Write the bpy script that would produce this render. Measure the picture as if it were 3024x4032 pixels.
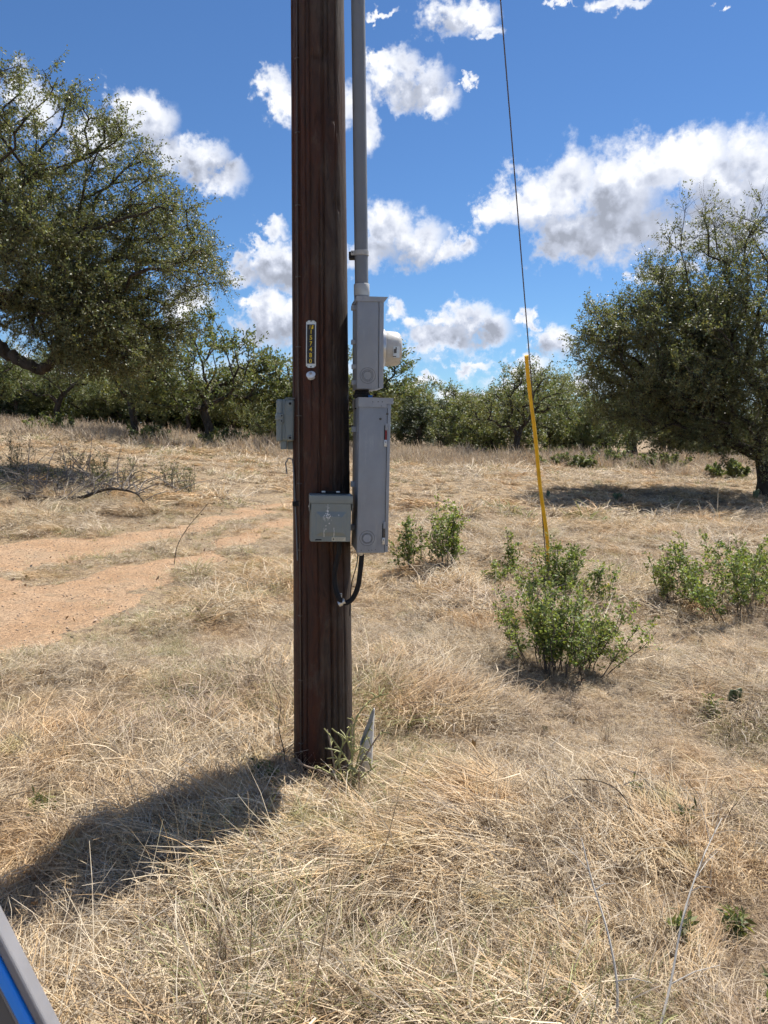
import bpy, bmesh, math, random
import numpy as np
from mathutils import Vector, Matrix

R = math.radians
scene = bpy.context.scene
for o in list(bpy.data.objects):
    bpy.data.objects.remove(o)
col = scene.collection
random.seed(7)
rng = np.random.default_rng(11)

# ------------------------------------------------------------------ camera
SUN_AZ, SUN_EL = 42.0, 57.0          # degrees: azimuth from +Y towards +X, elevation
cam_d = bpy.data.cameras.new('camera')
cam = bpy.data.objects.new('camera', cam_d)
col.objects.link(cam)
scene.camera = cam
cam.location = (0, 0, 1.6)
cam.rotation_euler = (R(84), 0, 0)
cam_d.sensor_fit = 'VERTICAL'
cam_d.sensor_height = 36
cam_d.sensor_width = 27
cam_d.lens = 27.05
cam_d.clip_start = 0.05
cam_d.clip_end = 3000
cam_d.dof.use_dof = True
cam_d.dof.focus_distance = 3.6
cam_d.dof.aperture_fstop = 13.0

# ------------------------------------------------------------------ world: blue sky with cumulus
world = bpy.data.worlds.new('World')
scene.world = world
world.use_nodes = True
SKY_STRENGTH = 0.08


class NT:
    """small helper round a node tree"""
    def __init__(self, tree):
        self.t = tree
        self.n = tree.nodes
        self.l = tree.links

    def new(self, kind, **kw):
        nd = self.n.new(kind)
        for k, v in kw.items():
            setattr(nd, k, v)
        return nd

    def put(self, sock, v):
        if hasattr(v, 'is_output'):
            self.l.new(v, sock)
        else:
            sock.default_value = v

    def math(self, op, a, b=None, c=None, clamp=False):
        nd = self.new('ShaderNodeMath', operation=op, use_clamp=clamp)
        self.put(nd.inputs[0], a)
        if b is not None:
            self.put(nd.inputs[1], b)
        if c is not None:
            self.put(nd.inputs[2], c)
        return nd.outputs[0]

    def vmath(self, op, a, b=None):
        nd = self.new('ShaderNodeVectorMath', operation=op)
        self.put(nd.inputs[0], a)
        if b is not None:
            self.put(nd.inputs[1], b)
        return nd.outputs['Value'] if op in ('DOT_PRODUCT', 'LENGTH') else nd.outputs[0]

    def noise(self, vec, scale, detail=4, rough=0.55, lac=2.0, dist=0.0):
        nd = self.new('ShaderNodeTexNoise')
        if vec is not None:
            self.l.new(vec, nd.inputs['Vector'])
        nd.inputs['Scale'].default_value = scale
        nd.inputs['Detail'].default_value = detail
        nd.inputs['Roughness'].default_value = rough
        nd.inputs['Lacunarity'].default_value = lac
        nd.inputs['Distortion'].default_value = dist
        return nd

    def smooth(self, v, a, b, lo=0.0, hi=1.0):
        nd = self.new('ShaderNodeMapRange', interpolation_type='SMOOTHSTEP')
        self.put(nd.inputs[0], v)
        nd.inputs[1].default_value = a
        nd.inputs[2].default_value = b
        nd.inputs[3].default_value = lo
        nd.inputs[4].default_value = hi
        return nd.outputs[0]

    def mix(self, f, a, b, blend='MIX'):
        nd = self.new('ShaderNodeMix', data_type='RGBA', blend_type=blend)
        self.put(nd.inputs[0], f)
        for s, v in ((nd.inputs[6], a), (nd.inputs[7], b)):
            if hasattr(v, 'is_output'):
                self.l.new(v, s)
            else:
                s.default_value = (v[0], v[1], v[2], 1)
        return nd.outputs[2]

    def ramp(self, f, stops):
        nd = self.new('ShaderNodeValToRGB')
        self.l.new(f, nd.inputs[0])
        el = nd.color_ramp.elements
        while len(el) < len(stops):
            el.new(0.5)
        for e, (p, c) in zip(el, stops):
            e.position = p
            e.color = (c[0], c[1], c[2], 1)
        return nd.outputs[0]


def build_world():
    w = NT(world.node_tree)
    w.n.clear()
    out = w.new('ShaderNodeOutputWorld')
    bg = w.new('ShaderNodeBackground')
    bg.inputs['Strength'].default_value = SKY_STRENGTH
    w.l.new(bg.outputs[0], out.inputs[0])
    sky = w.new('ShaderNodeTexSky', sky_type='NISHITA')
    sky.sun_disc = False
    sky.sun_elevation = R(SUN_EL)
    sky.sun_rotation = R(SUN_AZ)
    sky.altitude = 300
    sky.air_density = 1.0
    sky.dust_density = 0.0
    sky.ozone_density = 2.2
    tc = w.new('ShaderNodeTexCoord')
    d = tc.outputs['Generated']
    sep = w.new('ShaderNodeSeparateXYZ')
    w.l.new(d, sep.inputs[0])
    az = w.math('MULTIPLY', w.math('ARCTAN2', sep.outputs[0], sep.outputs[1]), 57.29578)
    el = w.math('MULTIPLY', w.math('ARCSINE', w.math('MINIMUM', w.math('MAXIMUM', sep.outputs[2], -1.0), 1.0)), 57.29578)
    # warp
    nA = w.noise(d, 9.0, 3, 0.6)
    warp = w.vmath('SUBTRACT', nA.outputs['Color'], (0.5, 0.5, 0.5))
    cmb = w.new('ShaderNodeCombineXYZ')
    w.l.new(az, cmb.inputs[0])
    w.l.new(el, cmb.inputs[1])
    n1 = w.noise(d, 22.0, 4, 0.55, 2.2, 0.0)
    n2 = w.noise(d, 90.0, 4, 0.62)
    p = w.vmath('ADD', cmb.outputs[0], w.vmath('MULTIPLY', warp, (2.0, 1.6, 0)))
    p = w.vmath('ADD', p, w.vmath('MULTIPLY', w.vmath('SUBTRACT', n1.outputs['Color'], (0.5, 0.5, 0.5)), (4.6, 3.6, 0)))
    p = w.vmath('ADD', p, w.vmath('MULTIPLY', w.vmath('SUBTRACT', n2.outputs['Color'], (0.5, 0.5, 0.5)), (1.6, 1.3, 0)))

    # cumulus: (azimuth, elevation, half width, half height) in degrees, as they stood that day
    blobs = [
        (-17.94, 20.7, 1.45, 1.55), (-16.3, 20.47, 1.96, 1.86), (-15.46, 18.39, 1.82, 1.49), (-12.99, 18.16, 2.37, 1.45),
        (-11.43, 17.41, 1.72, 1.48), (-23.78, 20.6, 2.08, 1.91), (-20.21, 18.74, 2.51, 1.73), (-7.96, 22.79, 1.73, 1.08), (-6.84, 22.05, 1.4, 1.01),
        (-4.25, 21.74, 3.52, 1.45), (-1.13, 21.38, 0.89, 1.91), (0.67, 23.91, 2.12, 1.54), (2.31, 22.98, 2.47, 1.57), (3.78, 22.15, 1.59, 1.16),
        (-0.31, 24.68, 0.99, 0.61), (5.83, 22.81, 0.63, 0.4), (4.23, 27.1, 2.96, 1.17), (6.79, 27.24, 1.73, 0.91), (7.71, 26.1, 0.76, 0.58),
        (-0.31, 27.31, 1.05, 0.26), (16.1, 26.66, 2.26, 0.51), (12.15, 26.99, 1, 0.2), (22.38, 25.5, 0.54, 0.3), (8.28, 15.39, 1.76, 1.44),
        (10.53, 16.17, 2.43, 2.35), (13.06, 16.6, 2.72, 2.47), (16.19, 15.52, 3.64, 3.4), (18.25, 17.04, 2.9, 2.25), (21.16, 17.29, 2.8, 2.49),
        (24.02, 16.16, 3.58, 2.92), (16.87, 13.45, 6.59, 2.06), (22.77, 12.98, 4.59, 1.84), (13.78, 13.05, 3.74, 1.45), (19.24, 10.4, 1.78, 0.71),
        (20.86, 10.53, 1.27, 0.7), (0.68, 13.88, 2.52, 2.04), (2.35, 13.56, 2.52, 1.98), (4.36, 12.77, 1.8, 1.26), (5.85, 13.2, 1.25, 0.99),
        (-0.99, 12.8, 2.17, 1.5), (-8.94, 12.81, 0.99, 0.59), (-7.62, 13.76, 1.24, 0.82), (-7.98, 11.76, 2.13, 1.34), (-9.96, 10.93, 1.76, 1.01),
        (-6.33, 11.49, 2.5, 1.68), (-7.7, 8.62, 1.61, 1.73), (-8.72, 6.83, 2.14, 1.22), (-6.38, 7.68, 2.16, 2.1), (5.74, 8.01, 3.07, 1.33),
        (4.41, 6.73, 2.91, 1.24), (7.75, 7.01, 2.15, 1.58), (0.69, 8.7, 1.02, 0.98), (1.88, 7.72, 1.46, 0.77), (10.86, 7.91, 0.63, 0.69),
        (12.03, 6.44, 1.92, 1.39), (10.11, 4.69, 2.49, 0.88), (6.11, 4.74, 2.18, 0.54), (9.8, 3.38, 2.14, 0.64), (2.4, 3.43, 1.84, 0.72),
        (13.72, 3.33, 2.08, 1.06), (7.48, 2.73, 4.34, 0.54), (-4.4, 4.42, 2.19, 1.44), (-24.55, 4.03, 3.34, 1.31), (-14.18, 8.75, 2.05, 1.35),
    ]
    cores = [
        (15.34, 13.26, 5.36, 1.76), (19.88, 13.23, 4.78, 2.18), (23.02, 13.8, 3.66, 2.12), (1.02, 12.5, 3.07, 1), (1.98, 22.58, 1.94, 0.72),
        (-7.66, 10.99, 2.85, 0.84), (-8.05, 6.84, 2.15, 0.88), (5.75, 6.88, 3.25, 0.77), (11.72, 5.8, 1.76, 0.52), (-12.69, 17.48, 2.04, 0.76),
        (-16.04, 19.16, 1.32, 1.17), (4.23, 26.49, 2.09, 0.4),
    ]

    def field(lst):
        acc = None
        for (a, e, hw, hh) in lst:
            m = w.new('ShaderNodeVectorMath', operation='MULTIPLY_ADD')
            w.l.new(p, m.inputs[0])
            m.inputs[1].default_value = (1 / hw, 1 / hh, 0)
            m.inputs[2].default_value = (-a / hw, -e / hh, 0)
            q = w.vmath('LENGTH', m.outputs[0])
            acc = q if acc is None else w.math('MINIMUM', acc, q)
        return w.math('SUBTRACT', 1.0, acc)

    f = field(blobs)
    core = field(cores)
    # fair-weather clouds over the rest of the sky, where the photograph does not look
    gen = w.math('MULTIPLY', w.math('SUBTRACT', nA.outputs[0], 0.56), 5.0)
    off = w.math('MAXIMUM', w.smooth(w.math('ABSOLUTE', az), 33, 42), w.smooth(el, 33, 42))
    f = w.math('MAXIMUM', f, w.math('SUBTRACT', w.math('MULTIPLY', gen, off), w.math('MULTIPLY', w.math('SUBTRACT', 1.0, off), 5.0)))
    # billows: a broad one, a fine one, and the broad one again a little nearer the sun for relief
    n1b = w.noise(w.vmath('ADD', d, (0.007, 0.0, 0.013)), 22.0, 2, 0.55, 2.2, 0.0)
    bill = w.math('SUBTRACT', n1.outputs[0], 0.5)
    fine = w.math('SUBTRACT', n2.outputs[0], 0.5)
    dens = w.math('ADD', f, w.math('MULTIPLY', bill, 1.5))
    dens = w.math('ADD', dens, w.math('MULTIPLY', fine, 0.7))
    alpha = w.smooth(dens, -0.16, 0.56)
    hzn = w.math('MULTIPLY', w.smooth(el, 8.5, 1.5), w.smooth(w.math('ADD', n1.outputs[0], w.math('MULTIPLY', fine, 0.5)), 0.40, 0.66))
    alpha = w.math('MAXIMUM', alpha, w.math('MULTIPLY', hzn, 0.75))
    relief = w.math('SUBTRACT', n1.outputs[0], n1b.outputs[0])
    corev = w.math('ADD', core, w.math('ADD', w.math('MULTIPLY', bill, 0.35), w.math('MULTIPLY', fine, 0.10)))
    grey = w.smooth(corev, -0.8, 0.7)
    thick = w.smooth(dens, 0.15, 1.1)
    lum = w.math('ADD', 0.75, w.math('MULTIPLY', w.math('MULTIPLY', relief, 1.7), thick))
    lum = w.math('SUBTRACT', lum, w.math('MULTIPLY', grey, 0.30))
    lum = w.math('MULTIPLY_ADD', thick, -0.05, lum)
    lum = w.math('MINIMUM', w.math('MAXIMUM', lum, 0.34), 0.82)
    tint = w.mix(w.smooth(lum, 0.45, 0.95), (0.83, 0.90, 1.08), (1.0, 1.0, 1.0))
    scl = w.math('MULTIPLY', lum, 0.79 / SKY_STRENGTH)
    cx = w.new('ShaderNodeCombineXYZ')
    for i in range(3):
        w.l.new(scl, cx.inputs[i])
    ccol = w.vmath('MULTIPLY', tint, cx.outputs[0])
    # deep blue of a clear dry day
    skyc = w.mix(1.0, sky.outputs[0], SKY_TINT, 'MULTIPLY')
    w.l.new(w.mix(alpha, skyc, ccol), bg.inputs[0])
    world.cycles.sampling_method = 'MANUAL'
    world.cycles.sample_map_resolution = 512


SKY_TINT = (0.435, 0.615, 0.815)
build_world()

# ------------------------------------------------------------------ sun, exposure
sun_d = bpy.data.lights.new('sun', 'SUN')
sun = bpy.data.objects.new('sun', sun_d)
col.objects.link(sun)
sun_d.energy = 5.0
sun_d.angle = R(0.53)
sun_d.color = (1.0, 0.955, 0.88)
sv = Vector((math.sin(R(SUN_AZ)) * math.cos(R(SUN_EL)), math.cos(R(SUN_AZ)) * math.cos(R(SUN_EL)), math.sin(R(SUN_EL))))
sun.rotation_euler = sv.to_track_quat('Z', 'Y').to_euler()
sun.location = (20, 20, 40)
vs = scene.view_settings
vs.view_transform = 'Standard'
vs.look = 'None'
vs.gamma = 1
vs.use_curve_mapping = False
vs.exposure = 0.82
scene.render.engine = 'CYCLES'
cy = scene.cycles
cy.max_bounces = 4
cy.diffuse_bounces = 2
cy.glossy_bounces = 2
cy.transmission_bounces = 4
cy.transparent_max_bounces = 6
cy.caustics_reflective = False
cy.caustics_refractive = False
cy.use_denoising = True
cy.denoiser = 'OPENIMAGEDENOISE'
cy.denoising_input_passes = 'RGB_ALBEDO_NORMAL'
cy.denoising_prefilter = 'ACCURATE'
cy.use_adaptive_sampling = True
cy.adaptive_threshold = 0.02
cy.adaptive_min_samples = 12
cy.sample_clamp_indirect = 6

# ------------------------------------------------------------------ helpers


def principled(name, color, rough=0.6, metal=0.0, var=0.0, vscale=6.0, bump=0.0, bscale=60.0, spec=0.5, dirt=None):
    m = bpy.data.materials.new(name)
    m.use_nodes = True
    t = NT(m.node_tree)
    b = t.n['Principled BSDF']
    b.inputs['Base Color'].default_value = (*color, 1)
    b.inputs['Roughness'].default_value = rough
    b.inputs['Metallic'].default_value = metal
    b.inputs['Specular IOR Level'].default_value = spec
    tc = t.new('ShaderNodeTexCoord')
    if var > 0:
        nz = t.noise(tc.outputs['Object'], vscale, 5, 0.6)
        lo = tuple(c * (1 - var) for c in color)
        hi = tuple(min(1, c * (1 + var)) for c in color)
        c = t.ramp(nz.outputs[0], [(0.3, lo), (0.7, hi)])
        if dirt:
            mp = t.new('ShaderNodeMapping')
            t.l.new(tc.outputs['Object'], mp.inputs[0])
            mp.inputs['Scale'].default_value = (1, 1, 0.25)
            n2 = t.noise(mp.outputs[0], vscale * 3, 6, 0.7)
            c = t.mix(t.smooth(n2.outputs[0], 0.52, 0.75, 0, 0.6), c, dirt)
        t.l.new(c, b.inputs['Base Color'])
        t.l.new(t.smooth(nz.outputs[0], 0.3, 0.7, max(0.05, rough - 0.08), min(1, rough + 0.1)), b.inputs['Roughness'])
    if bump > 0:
        nb = t.noise(tc.outputs['Object'], bscale, 5, 0.6)
        bp = t.new('ShaderNodeBump')
        bp.inputs['Strength'].default_value = bump
        bp.inputs['Distance'].default_value = 0.01
        t.l.new(nb.outputs[0], bp.inputs['Height'])
        t.l.new(bp.outputs[0], b.inputs['Normal'])
    return m


def tag(o, label=None, cat=None, group=None, kind=None):
    if label:
        o['label'] = label
    if cat:
        o['category'] = cat
    if group:
        o['group'] = group
    if kind:
        o['kind'] = kind
    return o


def empty(name, loc=(0, 0, 0), rot=(0, 0, 0)):
    o = bpy.data.objects.new(name, None)
    o.empty_display_size = 0.1
    o.location = loc
    o.rotation_euler = rot
    col.objects.link(o)
    return o


def link(name, me, parent=None):
    o = bpy.data.objects.new(name, me)
    col.objects.link(o)
    if parent is not None:
        o.parent = parent
    return o


def np_mesh(name, verts, quads=None, tris=None, mat=None, smooth=False, colors=None):
    """verts (n,3); quads (m,4); tris (k,3)"""
    me = bpy.data.meshes.new(name)
    verts = np.asarray(verts, np.float32)
    nq = 0 if quads is None else len(quads)
    nt = 0 if tris is None else len(tris)
    me.vertices.add(len(verts))
    me.vertices.foreach_set('co', verts.ravel())
    loops = []
    if nq:
        loops.append(np.asarray(quads, np.int32).ravel())
    if nt:
        loops.append(np.asarray(tris, np.int32).ravel())
    lo = np.concatenate(loops)
    me.loops.add(len(lo))
    me.loops.foreach_set('vertex_index', lo)
    me.polygons.add(nq + nt)
    starts = np.concatenate([np.arange(nq) * 4, nq * 4 + np.arange(nt) * 3]).astype(np.int32)
    me.polygons.foreach_set('loop_start', starts)
    if smooth:
        me.polygons.foreach_set('use_smooth', np.ones(nq + nt, bool))
    if colors is not None:
        at = me.attributes.new('col', 'FLOAT_COLOR', 'POINT')
        c = np.ones((len(verts), 4), np.float32)
        c[:, :3] = colors
        at.data.foreach_set('color', c.ravel())
    me.update(calc_edges=True)
    if mat:
        me.materials.append(mat)
    return me


class MB:
    """collects shapes into one mesh"""
    def __init__(self):
        self.bm = bmesh.new()

    def _xf(self, vs_, loc, rot):
        if rot is not None:
            bmesh.ops.rotate(self.bm, verts=vs_, cent=(0, 0, 0), matrix=rot if isinstance(rot, Matrix) else Matrix.Rotation(rot[1], 3, rot[0]))
        bmesh.ops.translate(self.bm, verts=vs_, vec=loc)

    def box(self, c, s, bev=0.0, seg=2, rot=None):
        r = bmesh.ops.create_cube(self.bm, size=1.0)
        vs_ = r['verts']
        bmesh.ops.scale(self.bm, verts=vs_, vec=s)
        if bev > 0:
            es = list({e for v in vs_ for e in v.link_edges})
            b = bmesh.ops.bevel(self.bm, geom=es, offset=bev, segments=seg, affect='EDGES', profile=0.6)
            vs_ = list({v for f in b['faces'] for v in f.verts} | {v for v in vs_ if v.is_valid})
        self._xf(vs_, c, rot)
        return self

    def lathe(self, prof, c=(0, 0, 0), axis='Z', n=32, rot=None):
        """prof: list of (r, h) along the axis"""
        rings = []
        for (r, h) in prof:
            ring = []
            if r < 1e-6:
                ring = [self.bm.verts.new((0, 0, h))]
            else:
                for k in range(n):
                    a = 2 * math.pi * k / n
                    ring.append(self.bm.verts.new((r * math.cos(a), r * math.sin(a), h)))
            rings.append(ring)
        for A, B in zip(rings, rings[1:]):
            if len(A) == 1 and len(B) == 1:
                continue
            for k in range(n):
                k2 = (k + 1) % n
                if len(A) == 1:
                    self.bm.faces.new((A[0], B[k], B[k2]))
                elif len(B) == 1:
                    self.bm.faces.new((A[k], A[k2], B[0]))
                else:
                    self.bm.faces.new((A[k], A[k2], B[k2], B[k]))
        vs_ = [v for r_ in rings for v in r_]
        if axis == 'X':
            m = Matrix.Rotation(R(90), 3, 'Y')
        elif axis == '-Y':
            m = Matrix.Rotation(R(90), 3, 'X')
        elif axis == '-X':
            m = Matrix.Rotation(R(-90), 3, 'Y')
        else:
            m = Matrix.Identity(3)
        if rot is not None:
            m = rot @ m
        self._xf(vs_, c, m)
        return self

    def tube(self, pts, rad, n=8, cap=True):
        pts = [Vector(p) for p in pts]
        k = len(pts)
        rs = rad if hasattr(rad, '__len__') else [rad] * k
        prev = None
        rings = []
        for i, p in enumerate(pts):
            t = (pts[min(i + 1, k - 1)] - pts[max(i - 1, 0)]).normalized()
            if prev is None:
                up = Vector((0, 0, 1)) if abs(t.z) < 0.9 else Vector((1, 0, 0))
                u = t.cross(up).normalized()
            else:
                u = (prev - t * prev.dot(t)).normalized()
            prev = u
            v = t.cross(u)
            rings.append([self.bm.verts.new(p + (u * math.cos(2 * math.pi * j / n) + v * math.sin(2 * math.pi * j / n)) * rs[i]) for j in range(n)])
        for A, B in zip(rings, rings[1:]):
            for j in range(n):
                self.bm.faces.new((A[j], A[(j + 1) % n], B[(j + 1) % n], B[j]))
        if cap:
            self.bm.faces.new(rings[0][::-1])
            self.bm.faces.new(rings[-1])
        return self

    def prism(self, poly, d0, d1, axis='Y'):
        """poly in (x,z) extruded along y from d0 to d1 (axis Y), or (x,y) along z (axis Z)"""
        def P(a, b, d):
            return (a, d, b) if axis == 'Y' else ((a, b, d) if axis == 'Z' else (d, a, b))
        A = [self.bm.verts.new(P(a, b, d0)) for a, b in poly]
        B = [self.bm.verts.new(P(a, b, d1)) for a, b in poly]
        self.bm.faces.new(A)
        self.bm.faces.new(B[::-1])
        n = len(poly)
        for i in range(n):
            self.bm.faces.new((A[i], B[i], B[(i + 1) % n], A[(i + 1) % n]))
        return self

    def build(self, name, mat, parent=None, smooth=True):
        bmesh.ops.recalc_face_normals(self.bm, faces=self.bm.faces[:])
        me = bpy.data.meshes.new(name)
        self.bm.to_mesh(me)
        self.bm.free()
        me.materials.append(mat)
        if smooth:
            me.polygons.foreach_set('use_smooth', np.ones(len(me.polygons), bool))
            me.set_sharp_from_angle(angle=R(38))
        return link(name, me, parent)


def bez(pts, n=10):
    """Catmull-Rom through points"""
    P = [Vector(p) for p in pts]
    P = [P[0] * 2 - P[1]] + P + [P[-1] * 2 - P[-2]]
    out = []
    for i in range(1, len(P) - 2):
        for k in range(n):
            t = k / n
            a, b, c, d = P[i - 1], P[i], P[i + 1], P[i + 2]
            out.append(.5 * ((2 * b) + (c - a) * t + (2 * a - 5 * b + 4 * c - d) * t * t + (3 * b - a - 3 * c + d) * t ** 3))
    out.append(P[-2])
    return out


def _hash(ix, iy, seed):
    h = (ix.astype(np.int64) * 374761393 + iy.astype(np.int64) * 668265263 + seed * 974711) & 0xFFFFFFFF
    h = ((h ^ (h >> 13)) * 1274126177) & 0xFFFFFFFF
    h = h ^ (h >> 16)
    return (h & 0xFFFF) / 65535.0


def vnoise(x, y, seed=0):
    x = np.asarray(x, float)
    y = np.asarray(y, float)
    ix = np.floor(x).astype(np.int64)
    iy = np.floor(y).astype(np.int64)
    fx = x - ix
    fy = y - iy
    fx = fx * fx * (3 - 2 * fx)
    fy = fy * fy * (3 - 2 * fy)
    a = _hash(ix, iy, seed)
    b = _hash(ix + 1, iy, seed)
    c = _hash(ix, iy + 1, seed)
    d = _hash(ix + 1, iy + 1, seed)
    return (a * (1 - fx) + b * fx) * (1 - fy) + (c * (1 - fx) + d * fx) * fy


def fbm(x, y, seed=0, oct=4):
    s = 0
    a = 0.5
    for k in range(oct):
        s = s + a * vnoise(np.asarray(x) * 2 ** k, np.asarray(y) * 2 ** k, seed + k * 17)
        a *= 0.5
    return s


def sstep(a, b, v):
    t = np.clip((v - a) / (b - a), 0, 1)
    return t * t * (3 - 2 * t)


# ------------------------------------------------------------------ terrain and dirt track
def seg_dist(x, y, pts):
    best = np.full(np.shape(x), 1e9)
    wid = np.zeros(np.shape(x))
    for (x0, y0, w0), (x1, y1, w1) in zip(pts, pts[1:]):
        dx, dy = x1 - x0, y1 - y0
        t = np.clip(((x - x0) * dx + (y - y0) * dy) / (dx * dx + dy * dy), 0, 1)
        dd = np.hypot(x - x0 - t * dx, y - y0 - t * dy)
        ww = w0 + (w1 - w0) * t
        k = dd - ww
        m = k < best
        best = np.where(m, k, best)
        wid = np.where(m, ww, wid)
    return best


TRACKS = [
    [(-8.5, 0.5, 1.2), (-5.3, 3.9, 1.3), (-3.8, 5.9, 1.15), (-3.15, 7.0, .72), (-2.75, 7.9, .40), (-2.3, 9.2, .20), (-1.95, 11, .17), (-1.75, 12.4, .20), (-1.1, 14.6, .15)],
    [(-12, 3.4, 1.2), (-7.6, 6.2, 1.2), (-5.2, 8.2, 1.05), (-4.2, 9.1, .72), (-3.35, 10.1, .42), (-2.9, 11.4, .30), (-2.5, 12.8, .28), (-2.1, 14.4, .2), (-1.4, 16.2, .1)],
    [(-8, 4.5, 1.3), (-5.0, 6.8, 1.0), (-4.1, 7.6, .45)],
]


def dirt_sd(x, y):
    x = np.asarray(x, float)
    y = np.asarray(y, float)
    d = np.full(np.shape(x), 1e9)
    for t in TRACKS:
        d = np.minimum(d, seg_dist(x, y, t))
    return d + (fbm(x * 2.0, y * 2.0, 5, 5) - 0.47) * 0.9


def ground_z(x, y, micro=True):
    x = np.asarray(x, float)
    y = np.asarray(y, float)
    ys = 70 * np.tanh(np.maximum(y, 0) / 70)
    s1 = 0.012 * np.log1p(np.exp((ys - 5) / 1.2)) * 1.2
    ramp = sstep(3.5, 16, y)
    xl = 30 * np.tanh(np.maximum(-x, 0) / 30)
    xr = 30 * np.tanh(np.maximum(x, 0) / 30)
    z = s1 + ramp * (0.084 * (np.sqrt(xl * xl + 0.5) - 0.707) - 0.034 * xr)
    z = z + 0.18 * (fbm(x * .12, y * .12, 3, 2) - 0.37) * sstep(6, 18, y)
    z = z - .05 * (1 - sstep(9, 16, y))
    if micro:
        far = 1 - sstep(14, 30, y)
        off = sstep(-.1, .45, dirt_sd(x, y))
        z = z + (0.20 * (fbm(x * 1.35, y * 1.35, 9, 3) - .44) * off + 0.030 * (fbm(x * 5, y * 5, 31, 4) - .44)) * far
    return z


def gz(x, y):
    return float(ground_z(np.array([x]), np.array([y]))[0])


def m_ground():
    m = bpy.data.materials.new('dry_ground')
    m.use_nodes = True
    t = NT(m.node_tree)
    b = t.n['Principled BSDF']
    b.inputs['Roughness'].default_value = 0.95
    b.inputs['Specular IOR Level'].default_value = 0.1
    g = t.new('ShaderNodeNewGeometry')
    n1 = t.noise(g.outputs['Position'], 0.7, 6, 0.6)
    n2 = t.noise(g.outputs['Position'], 22, 8, 0.7)
    c = t.ramp(n1.outputs[0], [(0.35, (0.28, 0.21, 0.135)), (0.5, (0.36, 0.275, 0.17)), (0.66, (0.33, 0.225, 0.125))])
    c = t.mix(t.smooth(n2.outputs[0], 0.35, 0.7), c, (0.13, 0.095, 0.07))
    t.l.new(c, b.inputs['Base Color'])
    bp = t.new('ShaderNodeBump')
    bp.inputs['Strength'].default_value = 0.8
    bp.inputs['Distance'].default_value = 0.03
    t.l.new(n2.outputs[0], bp.inputs['Height'])
    t.l.new(bp.outputs[0], b.inputs['Normal'])
    return m


def m_dirt():
    m = bpy.data.materials.new('orange_caliche_dirt')
    m.use_nodes = True
    t = NT(m.node_tree)
    b = t.n['Principled BSDF']
    b.inputs['Roughness'].default_value = 0.95
    b.inputs['Specular IOR Level'].default_value = 0.1
    g = t.new('ShaderNodeNewGeometry')
    n1 = t.noise(g.outputs['Position'], 1.6, 6, 0.65)
    n2 = t.noise(g.outputs['Position'], 40, 8, 0.7)
    vo = t.new('ShaderNodeTexVoronoi')
    t.l.new(g.outputs['Position'], vo.inputs['Vector'])
    vo.inputs['Scale'].default_value = 34
    c = t.ramp(n1.outputs[0], [(0.3, (0.30, 0.185, 0.105)), (0.45, (0.40, 0.255, 0.15)), (0.58, (0.42, 0.285, 0.18)), (0.72, (0.36, 0.265, 0.175))])
    n3 = t.noise(g.outputs['Position'], 6, 6, 0.7)
    c = t.mix(t.smooth(n3.outputs[0], 0.50, 0.68, 0, .7), c, (0.27, 0.21, 0.14))
    c = t.mix(t.smooth(n2.outputs[0], 0.40, 0.64), c, (0.20, 0.135, 0.085))
    c = t.mix(t.smooth(vo.outputs[0], 0.0, 0.22, 0.35, 0.0), c, (0.50, 0.40, 0.30))
    t.l.new(c, b.inputs['Base Color'])
    bp = t.new('ShaderNodeBump')
    bp.inputs['Strength'].default_value = 0.7
    bp.inputs['Distance'].default_value = 0.02
    t.l.new(n2.outputs[0], bp.inputs['Height'])
    t.l.new(bp.outputs[0], b.inputs['Normal'])
    return m


def grid_mesh(name, xs, ys, mat, dz=0.0, keep=None):
    X, Y = np.meshgrid(xs, ys)
    Z = ground_z(X, Y) + (dz(X, Y) if callable(dz) else dz)
    V = np.stack([X.ravel(), Y.ravel(), Z.ravel()], 1)
    nx, ny = len(xs), len(ys)
    i = np.arange(nx - 1)[None, :] + np.arange(ny - 1)[:, None] * nx
    Q = np.stack([i, i + 1, i + 1 + nx, i + nx], -1).reshape(-1, 4)
    if keep is not None:
        cx = V[Q].mean(1)
        Q = Q[keep(cx[:, 0], cx[:, 1])]
        used = np.unique(Q)
        mp = -np.ones(len(V), np.int64)
        mp[used] = np.arange(len(used))
        V = V[used]
        Q = mp[Q]
    return np_mesh(name, V, quads=Q, mat=mat, smooth=True)


def spaced(lo, hi, flo, fhi, fine, grow=1.25):
    a = list(np.arange(flo, fhi + 1e-6, fine))
    s = fine
    while a[-1] < hi:
        s *= grow
        a.append(a[-1] + s)
    s = fine
    while a[0] > lo:
        s *= grow
        a.insert(0, a[0] - s)
    return np.array(a)


MG = m_ground()
MD = m_dirt()
gxs = spaced(-220, 220, -7, 7, 0.08, 1.12)
gys = spaced(-40, 420, 0, 15, 0.08, 1.12)
tag(link('ground', grid_mesh('ground', gxs, gys, MG)), 'dry pasture ground falling gently to the right', 'ground', kind='structure')
dxs = np.arange(-13, 0.5, 0.055)
dys = np.arange(0.0, 17, 0.055)
tag(link('dirt_track', grid_mesh('dirt_track', dxs, dys, MD, lambda x, y: np.clip(-dirt_sd(x, y) * .16, -.03, .014), lambda x, y: dirt_sd(x, y) < .12)),
    'two rutted wheel tracks of bare orange dirt curving past the pole', 'track', kind='structure')

# ------------------------------------------------------------------ leaf, bark and grass materials


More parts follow.
